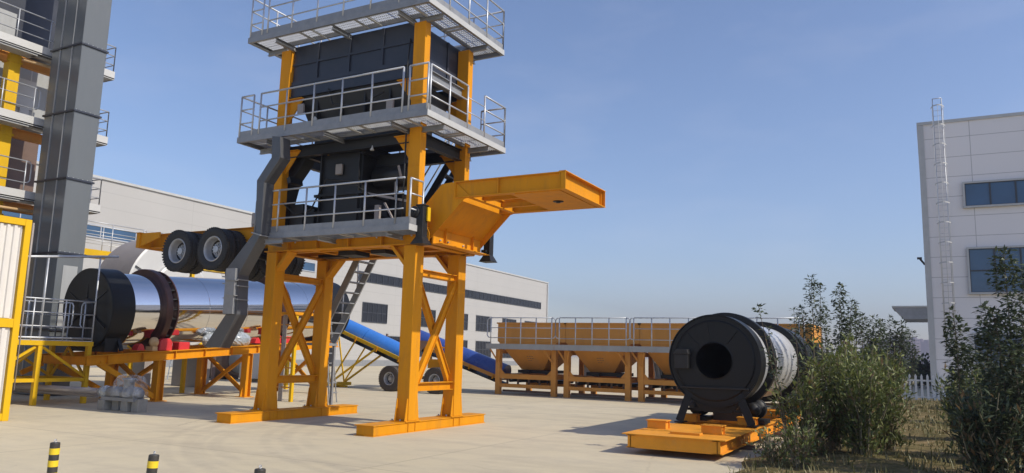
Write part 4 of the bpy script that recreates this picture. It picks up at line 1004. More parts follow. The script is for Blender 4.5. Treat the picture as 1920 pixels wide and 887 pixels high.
m.add(vs, [(i*n+j, i*n+(j+1) % n, (i+1)*n+(j+1) % n, (i+1)*n+j) for i in range(len(prof)-1) for j in range(n)]); m.build('plastic_cover', PLASTIC, wp)
pp = MB(); pp.tube([(-22.6, 11.9, .42), (-18.15, 12.25, .42)], .075, 12)
pp.tube([(-22.6, 12.1, .30), (-18.4, 12.4, .30)], .05, 10)
meta(pp.build('pipe', PEWTER), 'pair of long grey pipes running under the yellow platform to the wrapped pump', 'pipe')

# white fan housing behind the drum
fh = thing('fan_housing', (-26., 19.5, 0), 'huge white round fan housing with its rim coloured as in shade, behind the polished drum', 'fan housing')
fc = Vector((-24.5, 19.3, 3.45))
m = MB(); sharp_lathe(m, fc, (-1, 0, 0), [(.01, 0), (2.05, 0), (2.12, .03)], 96); m.build('side_plate', WHITE, fh)
m = MB(); sharp_lathe(m, fc, (-1, 0, 0), [(2.12, .031), (2.12, 1.9), (.01, 1.9)], 96); m.build('rim_shell', PEWTER, fh)  # white housing's rim toned taupe to paint in its shaded side
m = MB(); sharp_lathe(m, fc, (1, 0, 0), [(1.2, .002), (1.2, .16), (1.12, .20), (.01, .22)], 64); m.build('inlet_cone', WHITE, fh)
m = MB()
for k in range(8):
    th = k*math.pi/4+.35; d = Vector((0, math.cos(th), math.sin(th))); m.bar(fc+d*1.22+Vector((.05, 0, 0)), fc+d*2.06+Vector((.04, 0, 0)), .02, .10, (1, 0, 0))
m.build('rib', FASCIA, fh)
MB().box(-26.6, -24.8, 18.4, 18.7, 0, 1.6).box(-26.6, -24.8, 21.0, 21.3, 0, 1.6).build('foot', PEWTER, fh)
# gangway behind the elevator with looped railings
gw = thing('service_gangway', (-30., 20., 0), 'yellow edged gangway with looped railings between the elevator shaft and fan housing', 'gangway')
m = MB(); m.box(-30.0, -29.0, 18.0, 25.0, 5.0, 5.25); m.build('deck', YELLOW, gw)
for y in (18.4, 21.2, 24.6): MB().box(-29.6, -29.45, y, y+.15, 0, 5.0).build('leg', YELLOW, gw)
railing(gw, [(-29.03, 18.1, 5.25), (-29.03, 20.9, 5.25)], 1.1, step=1.2, closed_ends=(False, True))
railing(gw, [(-29.03, 21.5, 5.25), (-29.03, 24.6, 5.25)], 1.1, step=1.2, closed_ends=(True, False))
railing(gw, [(-29.97, 18.1, 5.25), (-29.97, 24.6, 5.25)], 1.1, step=1.5)
# upper girder behind the wheels
gd = thing('yellow_girder', (-22.5, 19., 0), 'yellow girder with bolted blocks seen just below the hanging trailer wheels', 'girder')
MB().ibeam((-22.3, 17.6, 4.3), (-22.3, 23.2, 4.3), .4, .22, .03).build('beam', YELLOW, gd)
for y in (18.0, 22.8): MB().box(-22.36, -22.24, y, y+.12, 0, 4.18).build('leg', YELLOW, gd)
m = MB()
for y in (18.3, 18.55, 19.2, 19.4, 19.6): m.lathe((-22.2, y, 4.41), (0, 0, 1), [(.07, 0), (.07, .1), (.04, .14)], 10, caps=True)
m.build('bolt_block', FASCIA, gd)

# objects seen under the drum
def post(x, y, h, mat, label, grp):
    o = thing('support_post', (x, y, 0), label, 'post', grp)
    MB().lathe((x, y, 0), (0, 0, 1), [(.2, 0), (.2, .02), (.085, .021), (.085, h-.1), (.15, h-.09), (.15, h)], 20, caps=True).build('pole', mat, o); return o
post(-27.98, 23.42, 1.7, YELLOW, 'bright yellow pipe post seen beneath the drum trestle, right of the step ladder', None)
post(-29.84, 25.81, 1.75, BROWN, 'brown pipe post standing just right of the bright yellow one, beneath the drum frame', None)
post(-24.9, 17.9, 1.55, YELLOW, 'yellow pipe post with a flanged top, right beside the yellow access platform', None)
post(-26.7, 19.9, 1.7, YELLOW, 'yellow pipe post partly hidden behind the first trestle leg of the drum frame', None)
tk = thing('dust_tank', (-31., 27.5, 0), 'brown horizontal cylinder tank with pale end, on the yard below the drum frame', 'tank')
m = MB(); sharp_lathe(m, (-32.5, 27.4, .95), (1, 0, 0), [(.01, 0), (.9, .1), (.9, 2.4), (.75, 2.55), (.01, 2.6)], 40); m.build('shell', BROWN, tk)
MB().lathe((-29.9, 27.4, .95), (1, 0, 0), [(.62, -.05), (.62, .02), (.01, .05)], 32).build('end_cap', CLAD, tk)
MB().box(-32.2, -32., 26.9, 27.9, 0, .4).box(-30.6, -30.4, 26.9, 27.9, 0, .4).build('saddle', DARK, tk)
wt = thing('white_tank', (-27.6, 27.6, 0), 'white upright tank standing behind the second trestle of the drum frame', 'tank')
MB().lathe((-28.0, 27.0, 0), (0, 0, 1), [(.95, .15), (.95, 2.3), (.8, 2.5), (.01, 2.6)], 40).build('shell', WHITE, wt)
MB().box(-28.7, -27.3, 26.4, 27.6, 0, .16).build('base', CONCB, wt)
# step ladders
def stepladder(x, y, h, mat, label, az=0., w_=.5):
    o = thing('step_ladder', (x, y, 0), label, 'ladder', rotz=az); m = MB()
    for s in (-1, 1):
        m.bar((s*w_/2, -.32, 0), (s*w_*.35, 0, h), .05, .03); m.bar((s*w_/2, .34, 0), (s*w_*.35, .02, h), .05, .03)
    m.build('side_rail', mat, o, local=True)
    n = int(h/.3)
    for i in range(1, n+1):
        t = i/(n+.5); MB().box(-w_*.5*(1-.3*t), w_*.5*(1-.3*t), -.32*(1-t)-.05, -.32*(1-t)+.03, h*t-.015, h*t+.015).build('rung', mat, o, local=True)
stepladder(-31.0, 24.7, 2.0, STEEL, 'aluminium step ladder standing under the polished drum', .5)
yl = thing('yellow_stair_frame', (-17., 17.7, 0), 'slim yellow ladder frame standing between the left tower legs', 'ladder')
for x, mt in ((-17.75, TAN), (-17.42, PEWTER), (-16.98, YELLOW)): MB().box(x-.045, x+.045, 17.6, 17.7, 0, 2.6).build('upright', mt if mt is not TAN else YELLOW, yl)
for z in (.42, 1.0, 1.5, 1.9, 2.3): MB().bar((-18.0, 17.65, z), (-16.98, 17.65, z), .03, .04).build('rung', AMBER, yl)
MB().box(-18.1, -16.9, 17.5, 18.3, 2.6, 2.68).build('top_plate', ORANGE, yl)
stepladder(-16.2, 18.2, 2.5, DECK, 'grey folding ladder leaning open behind the left tower legs', 1.9, .55)

# ================================================================ CONVEYORS
def conveyor(name, label, p, q, rad, bmat, y, seg):
    """p low end, q high end (x,z) in the plane y"""
    o = thing(name, ((p[0]+q[0])/2, y, 0), label, 'conveyor')
    P, Q = Vector((p[0], y, p[1])), Vector((q[0], y, q[1])); d = (Q-P).normalized(); nrm = Vector((-d.z, 0, d.x)); nrm = nrm if nrm.z > 0 else -nrm
    L = (Q-P).length; sd = Vector((0, 1, 0)); n = 18
    def cover(mb, a, b_, r0, r1):
        k = len(mb.v); vs = []
        for (t, r) in ((a, r0), (b_, r1)):
            for j in range(n+1):
                th = math.pi*1.0*j/n; vs.append(P+d*t+sd*(-math.cos(th)*r)+nrm*(math.sin(th)*r*1.12))
        mb.add(vs, [(j, j+1, n+2+j, n+1+j) for j in range(n)], True)
        mb.add([vs[j] for j in range(n+1)], [tuple(range(n+1))]); mb.add([vs[n+1+j] for j in range(n+1)], [tuple(range(n+1))])
    k = max(1, int(L/seg)); fr_ = MB()
    for s in (-1, 1):
        fr_.bar(P+sd*s*(rad+.03)-nrm*.06, Q+sd*s*(rad+.03)-nrm*.06, .06, .14, nrm)
    for i in range(int(L/.6)+1): fr_.bar(P+d*i*.6-sd*(rad+.03)-nrm*.12, P+d*i*.6+sd*(rad+.03)-nrm*.12, .05, .05, nrm)
    of = fr_.build('belt_frame', YELLOW if bmat is BLUE else AMBER, o)
    m = MB()
    for i in range(int(L/1.2)+1): m.bar(P+d*(i*1.2+.3)-sd*(rad+.075)-nrm*.20, P+d*(i*1.2+.3)-sd*(rad+.075)-nrm*.02, .05, .06, d)
    m.build('roller_bracket', ORANGE, of)
    m = MB(); m.bar(P-nrm*.30, Q-nrm*.30, rad*1.6, .03, nrm)
    for i in range(int(L/1.2)+1): m.bar(P+d*(i*1.2+.5)-sd*rad*.9-nrm*.22, P+d*(i*1.2+.5)+sd*rad*.9-nrm*.22, .16, .12, nrm)
    m.build('belt', DARK, o)
    for i in range(k):
        a, b_ = L*i/k+.015, L*(i+1)/k-.015; m = MB(); cover(m, a, b_, rad, rad); m.build('cover', bmat, o)
    return o, P, Q, d, nrm
c1, P, Q, d, nrm = conveyor('belt_conveyor', 'long inclined conveyor with bright blue cover on dusty wheels behind the tower legs', (-18.75, 1.24), (-25.6, 3.62), .40, BLUE, 26.2, 2.4)
for y in (25.75, 26.65):
    m = MB(); m.bar((-20.3, y, 1.62), (-22.6, y, .18), .07, .07).bar((-22.6, y, .18), (-23.1, y, 2.4), .05, .05).bar((-21.4, y, 1.9), (-22.6, y, .2), .05, .05); m.build('support_strut', YELLOW, c1)
m = MB(); m.box(-22.8, -22.4, 25.5, 26.9, .06, .2).box(-23., -22.1, 26.1, 26.3, 0, .07); m.build('foot_frame', YELLOW, c1)
m = MB(); m.bar((-18.9, 25.2, .5), (-18.9, 26.6, .5), .1, .1).bar((-16.8, 25.2, .5), (-16.8, 26.6, .5), .1, .1).bar((-18.9, 26.2, .5), (-19.4, 26.2, 1.2), .1, .1).bar((-16.8, 26.2, .55), (-18.9, 26.2, .55), .3, .12); m.build('axle', BROWN, c1)
for x in (-18.95, -16.8):
    wheel(c1, (x, 25.12, .5), .5, .27, -1, DUSTYRUBBER, RIM, .5); wheel(c1, (x, 25.45, .5), .5, .27, 1, DUSTYRUBBER, RIM, .5)
m = MB(); m.box(-17.6, -16.9, 25.7, 26.2, .95, 1.3).bar((-17.2, 26., 1.2), (-17.5, 26., 1.9), .06, .06).bar((-17.5, 26., 1.85), (-17.0, 26., 1.75), .06, .04); m.build('drive_unit', ORANGE, c1)
m = MB(); frustum(m, (-20.0, -19.3, 26.8, 27.6, 1.6), (-20.3, -19.0, 26.5, 27.9, 2.05)); m.box(-20.35, -20.3, 26.5, 26.6, 2., 2.3); m.build('feed_hopper', BROWN, c1)
c2, P, Q, d, nrm = conveyor('belt_conveyor', 'shorter inclined conveyor with a blue cover coloured as in shade, rising from the feed bins', (-15.6, .66), (-20.4, 2.16), .44, BLUE_SHADE, 28.5, 2.4)
for y in (28.1, 28.9): 
    m = MB(); m.bar((-19.2, y, 1.6), (-18.6, y, 0), .08, .08); m.build('support_strut', AMBER, c2)

# ================================================================ COLD FEED BINS
def bin_unit(x0, label):
    y0, y1, wd = 27.3, 30.2, 2.66; x1 = x0+wd
    o = thing('feed_bin', ((x0+x1)/2, (y0+y1)/2, 0), label, 'feed bin', 'row of aggregate feed bins')
    for x in (x0, x1-.2):
        for y in (y0, y1-.2): MB().box(x, x+.2, y, y+.2, 0, 1.77).build('leg', AMBER, o)
    m = MB()
    for y in (y0+.02, y1-.2): m.box(x0+.201, x1-.201, y, y+.12, .62, .80)
    for y in (y0+.03, y1-.2): m.box(x0+.201, x1-.201, y, y+.08, .28, .42)
    for x in (x0+.04, x1-.16): m.box(x, x+.12, y0+.201, y1-.201, .64, .8).box(x, x+.12, y0+.201, y1-.201, 1.6, 1.76)
    for x, dd_ in ((x0+.2, 1), (x1-.2, -1)): m.prism([(x, .80), (x+dd_*.2, .80), (x, 1.02)], 'y', y0+.05, y0+.1)
    m.build('frame_beam', AMBER, o)
    m = MB()
    for x, dd_ in ((x0+.1, 1), (x1-.1, -1)): m.bar((x, y0+.05, 1.2), (x+dd_*.25, y0-.35, 1.76), .05, .06)
    m.bar((x0+.1, y0+.05, 1.25), (x0-.2, y0-.1, 1.76), .05, .06)
    m.build('deck_bracket', AMBER, o)
    # hopper
    m = MB(); frustum(m, (x0+.72, x1-.95, y0+.9, y1-.9, .98), (x0+.28, x1-.25, y0+.22, y1-.22, 1.78)); frustum(m, (x0+.28, x1-.25, y0+.22, y1-.22, 1.781), (x0+.0, x1+.0, y0+.12, y1-.12, 2.1))
    ho = m.build('hopper', AMBER, o)
    m = MB()
    for k, z in enumerate((1.50, 1.42, 1.34)):
        yy = y0+.22+(1.78-z)/.8*.68-.015
        for j in range(3 if k < 2 else 2): m.box((x0+x1)/2-.16+j*.10, (x0+x1)/2-.16+j*.10+.07, yy, yy+.03, z, z+.045)
    m.build('stencil_marks', BROWN, ho)
    t = .04; x1 = x0+2.985; m = MB(); m.box(x0, x1, y0+.12, y0+.12+t, 2.08, 2.84).box(x0, x1, y1-.12-t, y1-.12, 2.08, 2.84).box(x0, x0+t, y0+.165, y1-.165, 2.08, 2.84).box(x1-t, x1, y0+.165, y1-.165, 2.08, 2.84)
    m.box(x0-.05, x1+.05, y0+.09, y0+.119, 2.78, 2.84); m.build('upper_wall', AMBER, o)
    m = MB(); x1 = x0+2.66; m.box(x0-.20, x1+.12, y0-.45, y0+.05, 1.775, 1.80).box(x0-.20, x1+.12, y0-.462, y0-.45, 1.775, 1.98); m.build('walkway', CLAD, o)
    railing(o, [(x0-.02, y0-.42, 1.82), (x1+.0, y0-.42, 1.82)], 1.18, step=.68, closed_ends=(True, True))
    m = MB(); m.box(x0+.6, x1-.6, y0+.8, y1-.8, .84, .97).box(x0+.9, x0+1.2, y0+.6, y0+.8, .82, .95).box(x1-.7, x1-.4, y0+.5, y0+.8, .82, .92)
    for k in range(6): m.lathe((x0+.3+k*.42, y0+.7, .52), (0, 1, 0), [(.01, 0), (.06, 0), (.06, 1.5), (.01, 1.5)], 10)
    m.box(x0, x1+.35, y0+.75, y0+2.1, .585, .60); m.build('belt_feeder', DARK, o)
    m = MB()
    for k in range(5): m.box(x0+.35+k*.48, x0+.42+k*.48, y0+.3, y0+.36, .28, .62)
    m.bar((x0+.2, y0+.3, .14), (x1-.2, y0+.3, .14), .06, .08); m.build('belt_support', BROWN, o)
    if x0 < -7: MB().box(x0+2.68, x0+2.98, 28.0, 28.03, .7, 1.77).build('gap_panel', AMBER, o)
    return o
for k, (x0, lb) in enumerate([(-15.42, 'orange aggregate feed bin at the left end of the row, next to the blue conveyor'), (-12.42, 'orange aggregate feed bin second from the left, wholly in view'),
                              (-9.45, 'orange aggregate feed bin third from the left, half hidden by the black drum'), (-6.45, 'orange aggregate feed bin at the right end of the row, mostly behind the black drum')]):
    b_ = bin_unit(x0, lb)
    if k in (1, 2): 
        x = x0+.42 if k == 1 else x0+.3
        MB().box(x, x+.28, 28.3, 28.6, .82, 1.40).build('control_box', FASCIA, b_, label='pale control box under the hopper')
        if k == 2: MB().bar((x+.1, 28.2, .85), (x-.05, 28.2, 1.7), .12, .03).bar((x+.25, 28.2, .85), (x+.1, 28.2, 1.7), .08, .03).build('plastic_strip', WHITE, b_)
MB()
ms = thing('black_bin', (-3.4, 28.6, 0), 'dark steel box structure behind the right hand drum, beyond the last feed bin', 'steel box')
MB().box(-5.4, -3.2, 26.4, 27.0, .3, 2.2).build('panel', DARK, ms); MB().box(-5.3, -5.2, 26.5, 26.6, 0, .3).box(-3.4, -3.3, 26.5, 26.6, 0, .3).build('leg', DARK, ms)

# ================================================================ RIGHT DRUM ON SKID
sk = thing('drum_skid', (-3.8, 17., 0), 'orange steel skid base lying on the concrete below the black and white drum', 'skid')
SX0, SX1, SY0, SY1 = -4.58, -2.98, 12.62, 22.5
m = MB()
for x in (SX0+.08, SX1-.08): m.ibeam((x, SY0, .21), (x, SY1, .21), .16, .215, .014)
m.box(SX0+.03, SX1-.03, SY0+.0, SY0+.02, .105, .317)
for y in (14.4, 16.4, 18.5, 20.6, 22.4): m.ibeam((SX0+.16, y, .19), (SX1-.16, y, .19), .12, .2, .012)
m.build('side_beam', SKIDOR, sk)
MB().box(SX0-.06, SX1+.06, SY0-.04, 15.15, .32, .335).build('deck_plate', SKIDOR, sk)
MB().box(-3.95, -3.45, SY0+.42, SY0+.62, .338, .372).build('deck_pocket', SKIDOR, sk)
m = MB()
for x, y in ((-4.42, 13.9), (-3.35, 13.55), (-3.25, 15.9), (-4.4, 15.9), (-3.2, 18.6), (-4.4, 18.6)):
    m.box(x-.17, x+.17, y-.13, y-.11, .337, .47).box(x-.17, x+.17, y+.11, y+.13, .337, .47).box(x-.19, x+.19, y-.15, y+.15, .47, .485)
    for k in range(4): m.box(x-.15+k*.095, x-.14+k*.095, y-.11, y+.11, .337, .47)
m.build('chock', SKIDOR, sk)
m = MB()
for y in (14.6, 17.5, 21.): m.box(SX0+.1, SX1+.1, y, y+.12, .0, .082)
m.build('timber_bearer', BROWN, sk)
m = MB()
for k in range(4): m.box(SX1-.004, SX1+.003, 14.0+k*.22, 14.12+k*.22, .15, .25)
m.box(SX1-.004, SX1+.002, 13.9, 14.9, .26, .27); m.build('stencil_marks', AMBER, sk)
rd = thing('black_drum', (-3.78, 18., .34), 'big black drum with a round front opening and white shell, resting on the orange skid', 'drum')
RC = Vector((-3.78, 15.4, 1.57)); ay = Vector((0, 1, 0))
m = MB(); sharp_lathe(m, RC, ay, [(.35, .03), (.88, .03)], 96); sharp_lathe(m, RC, ay, [(.885, .0), (.905, .0), (.905, .50), (.86, .52)], 96); m.lathe(RC, ay, [(.76, .012), (.79, .012), (.79, .03)], 72)
m.lathe(RC, ay, [(.35, .015), (.365, .015), (.365, .03)], 48); m.lathe(RC, ay, [(.35, .015), (.35, 2.4), (.01, 2.4)], 48)
fc_ = m.build('front_hood', DRUMBLACK, rd)
m = MB()
for th in (1.75, 2.35, .9): d = Vector((math.cos(th), 0, math.sin(th))); m.bar(RC+d*.42+ay*.02, RC+d*.74+ay*.02, .012, .02, ay)
m.box(-4.45, -3.12, 15.36, 15.425, 1.02, 1.055)
m.box(-4.52, -4.25, 15.24, 15.42, 1.40, 1.68); m.prism([(-4.54, 1.68), (-4.23, 1.68), (-4.26, 1.78), (-4.48, 1.78)], 'y', 15.22, 15.42)
m.build('hood_fitting', DARK, fc_, bevel=.006)
m = MB(); sharp_lathe(m, RC, ay, [(.86, .53), (.87, .95)], 80); m.build('shell', SHELLW, rd)
for t in (1.05, 5.0):
    m = MB(); sharp_lathe(m, RC, ay, [(.85, t-.08), (.99, t-.08), (1.0, t-.05), (1.0, t+.12), (.85, t+.12)], 80); sharp_lathe(m, RC, ay, [(.85, t+.30), (.96, t+.30), (.96, t+.36), (.85, t+.36)], 72); m.build('riding_ring', DRUMBLACK, rd)
m = MB(); m.lathe(RC, ay, [(.855, 1.15), (.855, 7.0)], 80); m.build('shell', SHELLW, rd)
m = MB(); sharp_lathe(m, RC, ay, [(.86, 6.2), (.95, 6.2), (.95, 7.2), (.01, 7.2)], 64); m.build('rear_hood', DRUMBLACK, rd)
for xt, xb in ((-4.22, -4.47), (-3.38, -3.07)):
    m = MB(); m.bar((xt, 15.55, 1.12), (xb, 15.50, .37), .05, .20, (0, 1, 0)); m.bar((xt, 15.44, 1.08), (xb, 15.38, .37), .15, .015, (0, 1, 0)); m.box(xb-.09, xb+.09, 15.34, 15.64, .34, .365); m.build('leg', DRUMBLACK, rd)
m = MB(); m.prism([(-4.15, .66), (-4.02, .56), (-3.5, .56), (-3.38, .66), (-3.2, 1.0), (-4.36, 1.0)], 'y', 15.57, 15.9); m.box(-4.38, -3.16, 15.58, 15.62, .58, .63); m.build('hood_saddle', DRUMBLACK, rd)
for y in (16.5, 20.5):
    for x in (-4.35, -3.2):
        m = MB(); m.lathe((x, y-.12, .62), (0, 1, 0), [(.01, 0), (.20, 0), (.20, .24), (.01, .24)], 28); m.lathe((x, y-.42, .62), (0, 1, 0), [(.01, 0), (.12, .02), (.14, .1), (.14, .26), (.01, .3)], 20); m.box(x-.22, x+.22, y-.35, y+.3, .34, .42); m.build('support_roller', DARK, rd)
m = MB(); m.box(-4.1, -3.5, 16.6, 17.4, .34, .6); m.build('drive_motor', BROWN, rd)

# ================================================================ BOLLARDS
def bollard(label):
    o = thing('bollard', (0, 0, 0), label, 'bollard', 'striped steel bollards')
    sharp_lathe(MB(), (0, 0, 0), (0, 0, 1), [(.045, 0), (.045, .615), (.040, .622), (.01, .624)], 32).build('pole', DECKB, o)
    for z in (.508, .392, .276, .16, .044): sharp_lathe(MB(), (0, 0, 0), (0, 0, 1), [(.045, z), (.0468, z+.001), (.0468, z+.059), (.045, z+.06)], 32).build('reflective_band', BAND, o)
    m = MB(); m.tube([(0, .0+.014*math.cos(a), .637+.014*math.sin(a)) for a in [2*math.pi*k/12 for k in range(13)]], .004, 6, caps=False)
    m.build('lifting_ring', STEEL, o); return o
DECKB = paint('dusty_black_paint', (.035, .032, .028), .55, var=.25, scale=9., grime=.5, grimecol=(.12, .1, .08)); BAND = paint('reflective_yellow', (.75, .53, .02), .35, var=.06, scale=12., grime=.3, grimecol=(.4, .28, .05))
b0 = bollard('black and yellow striped bollard nearest the left corner, two yellow bands showing')
for i, (x, y, lb, rz, lean) in enumerate([(-7.62, 4.75, None, .3, (0, .0)), (-6.20, 4.75, 'striped bollard in the middle of the three, one yellow band showing and leaning a little', 1.3, (0.01, .045)), (-4.85, 4.75, 'bollard furthest right of the three, only its black cap above the picture edge', .2, (0, 0))]):
    o = b0 if i == 0 else copy_tree(b0)
    if lb: o['label'] = lb
    o.location = (x, y, 0); o.rotation_euler = (lean[0], lean[1], rz)

# ================================================================ VEGETATION
def leaf(mb, p, d, L, W, up=None):
    d = d.normalized(); s = d.cross(Vector((random.gauss(0, .5), random.gauss(0, .5), 1)))
    if s.length < 1e-3: s = Vector((1, 0, 0))
    s.normalize(); n = s.cross(d); c = p+d*L*.5-n*L*.05; t = p+d*L-n*L*.12
    mb.add([p, c+s*W/2+n*W*.15, t, c-s*W/2+n*W*.15, p+d*L*.45], [(0, 1, 4), (1, 2, 4), (0, 4, 3), (4, 2, 3)])
def rdir(zl=-.4, zh=1.):
    a = random.uniform(0, 6.283); z = random.uniform(zl, zh); r = math.sqrt(max(0, 1-z*z)); return Vector((r*math.cos(a), r*math.sin(a), z))
def bush(x, y, h, rad, label, leafm=LEAF_A, stems=26, lv=55, L=(.09, .17), W=.033, group=None, narrow=.55, dry=.12, name='shrub', low=.03):
    zb = soil_z(x, y) if y < 40 and x > -2.6 else 0
    o = thing(name, (x, y, zb), label, 'shrub', group)
    st, lf, ld_, ly = MB(), MB(), MB(), MB()
    for k in range(stems):
        a = random.uniform(0, 6.283); r0 = random.uniform(0, rad*.35); r1 = random.uniform(.2, 1)**.7*rad; hh = h*random.uniform(.62, 1.03)*(1-.28*(r1/rad)**2)
        p0 = Vector((x+r0*math.cos(a), y+r0*math.sin(a), zb-.03)); p1 = Vector((x+r1*math.cos(a), y+r1*math.sin(a), zb+hh))
        mid_ = p0.lerp(p1, .5)+Vector((random.gauss(0, .05), random.gauss(0, .05), 0)); mid_.x += (p0.x-p1.x)*.12; mid_.y += (p0.y-p1.y)*.12
        st.tube([p0, mid_, p1], [.012, .009, .004], 4, caps=False)
        pts = []
        for j in range(lv):
            t = random.uniform(low, 1.02)**.8; p = (p0*(1-t)*(1-t)+mid_*2*t*(1-t)+p1*t*t) if False else (p0.lerp(mid_, t*2) if t < .5 else mid_.lerp(p1, t*2-1))
            off = rdir(-.3, .5)*random.uniform(0, .24)*(1.2-t*.6); d = (rdir(-.1, 1.)+Vector((0, 0, .35))+Vector((math.cos(a), math.sin(a), 0))*.4)
            tgt = ld_ if random.random() < dry*(1.5-t) else (ly if (t > .86 and random.random() < .45) else lf)
            leaf(tgt, p+off, d, random.uniform(*L), W*random.uniform(.8, 1.4))
    st.build('stem', TWIG, o)
    lf.build('foliage', leafm, o); 
    if ly.v: ly.build('young_foliage', LEAF_Y if leafm is LEAF_A else leafm, o)
    if ld_.v: ld_.build('dry_foliage', LEAF_D, o)
    return o
def sapling(x, y, h, label, stems=3, spread=.25, crown=.45, leafm=LEAF_B, lv=420, L=(.07, .12), W=.036, group=None, lean=(0, 0), name='young_tree', cw=.14, cat='tree', trunk_r=.018):
    zb = soil_z(x, y) if y < 40 and x > -2.6 else 0
    o = thing(name, (x, y, zb), label, cat, group); st, lf = MB(), MB()
    for k in range(stems):
        a = random.uniform(0, 6.283); hh = h*(1 if k == 0 else random.uniform(.72, .95)); sp_ = 0 if k == 0 else random.uniform(.4, 1)*spread
        p0 = Vector((x, y, zb-.02)); n = 7; pts = []
        for i in range(n+1):
            t = i/n; pts.append(p0+Vector((math.cos(a)*sp_*t**.7+lean[0]*t+random.gauss(0, .012), math.sin(a)*sp_*t**.7+lean[1]*t+random.gauss(0, .012), hh*t)))
        st.tube(pts, [trunk_r*(1-.8*i/n) for i in range(n+1)], 6, caps=False)
        def on(t):
            f = t*n; i = min(n-1, int(f)); return pts[i].lerp(pts[i+1], f-i)
        nl = int(lv*(hh/2.5)*(1-crown)*1.9); ph = random.uniform(0, 6.28); fr_ = random.uniform(5, 8)*hh
        for q in range(nl):
            t = crown+(1.0-crown)*random.random()**.8
            dens = .45+.55*math.sin(t*fr_+ph)
            if random.random() > dens+.25: continue
            c = on(min(1, t)); bd = rdir(-.35, .75); rr = cw*random.random()**.6*(1.15-.5*abs(t-.7)*2)*(.6+.5*dens)
            p = c+bd*rr; leaf(lf, p, bd*.8+rdir(-.6, .5), random.uniform(*L), W*random.uniform(.8, 1.3))
            if q % 9 == 0: st.tube([c, p], [.004, .002], 3, caps=False)
        for j in range(8): leaf(lf, on(1.0), rdir(.1, 1), random.uniform(*L), W)
    st.build('trunk', BARK, o); lf.build('crown', leafm, o); return o
random.seed(21)
GH = 'shrubs along the concrete edge'
bush(-1.95, 13.75, 1.45, .48, 'low spiky olive shrub at the concrete edge in front of the skid', stems=26, lv=60, group=GH)
bush(-1.55, 14.5, 1.95, .55, 'tall dense olive shrub overlapping the right end of the white drum', stems=34, lv=75, group=GH)
bush(-1.05, 14.0, 1.85, .52, 'dense yellowish green shrub in the front of the left hedge, foremost of it', stems=34, lv=75, group=GH)
bush(-1.25, 16.4, 2.1, .6, 'taller shrub in the middle of the left hedge with pale young tips', stems=34, lv=70, group=GH)
bush(-1.0, 18.6, 2.0, .6, 'olive shrub further back in the left hedge, before the young trees', stems=28, lv=60, group=GH)
bush(-.75, 15.4, 1.65, .42, 'smaller green shrub on the right flank of the left hedge by the dry grass', stems=26, lv=60, group=GH)
bush(-1.15, 22.5, 1.6, .6, 'grey green shrub close to the left end of the white picket fence', stems=24, lv=60, group=GH, leafm=LEAF_A, L=(.06, .1))
bush(-1.55, 26., 1.5, .6, 'dull shrub behind the grey green one, far along the left hedge', stems=20, lv=50, group=GH, leafm=LEAF_B)
bush(-2.2, 12.6, .5, .3, 'tuft of low weeds on the very edge of the concrete', stems=14, lv=26, L=(.05, .09), dry=.3, name='weed_tuft')
bush(-1.75, 12.2, .75, .35, 'low weedy tuft at the bottom edge in front of the left hedge', stems=16, lv=36, L=(.06, .1), dry=.3, name='weed_tuft')
GR = 'shrubs of the right hand hedge'
bush(.62, 12.2, 1.35, .48, 'dark leafy shrub at the bottom right of the picture, front of the right hedge', stems=30, lv=70, group=GR, leafm=LEAF_B, dry=.18)
bush(1.35, 12.6, 1.5, .55, 'dark shrub at the right picture edge below the tall young tree', stems=30, lv=70, group=GR, leafm=LEAF_B, dry=.15)
bush(.55, 14.6, 1.5, .52, 'rounded green shrub on the left flank of the right hedge', stems=32, lv=75, group=GR, leafm=LEAF_A, dry=.1)
bush(1.35, 15.4, 1.75, .6, 'tall dark shrub inside the right hedge in front of the ladder wall', stems=30, lv=70, group=GR, leafm=LEAF_B)
bush(.75, 18.3, 1.55, .6, 'dull green shrub at the back of the right hedge near the fence', stems=26, lv=60, group=GR, leafm=LEAF_B)
bush(.62, 23.5, 1.5, .6, 'dark shrub against the foot of the grey building, right of the fence', stems=24, lv=60, group=GR, leafm=LEAF_B)
bush(1.9, 30, 2.2, .9, 'dark shrub mass standing close before the grey building wall', stems=26, lv=70, group=GR, leafm=LEAF_B, L=(.08, .14), W=.04)
GS = 'slender young trees behind the left hedge'
def tx(px, py, y):   # helper: x and height of a plant top whose row distance y is known
    q = cr*((px-960)/1446.08)+cu*(-(py-443.5)/1446.08)+cf; t = y/q.y; return q.x*t, 1.6+q.z*t
for (px, py, y, n, cw_, lb, le) in [(1424, 572, 13.6, 2, .09, 'sparse leaning sapling in front of the white drum shell', (-.42, .0)), (1488, 577, 17.0, 1, .10, 'thin crooked sapling left of the tallest pair', (-.15, 0)), (1521, 520, 18.2, 2, .16, 'tallest slender young tree behind the left hedge', (0, 0)),
                               (1537, 536, 18.9, 1, .16, 'straight young tree just right of the tallest one', (0, 0)), (1574, 536, 17.8, 4, .17, 'bushy topped young tree in the middle of the row', (0, 0)), (1603, 568, 19.5, 2, .16, 'young tree at the right end of the row, ending below the middle one', (0, 0)),
                               (1546, 588, 20.5, 2, .15, 'short young tree filling the gap between the tallest pair and the bushy topped one', (0, 0))]:
    x, z = tx(px, py, y); sapling(x-le[0], y, z-.1, lb, stems=n, crown=.42, group=GS, lean=le, cw=cw_, lv=430 if cw_ > .12 else 130)
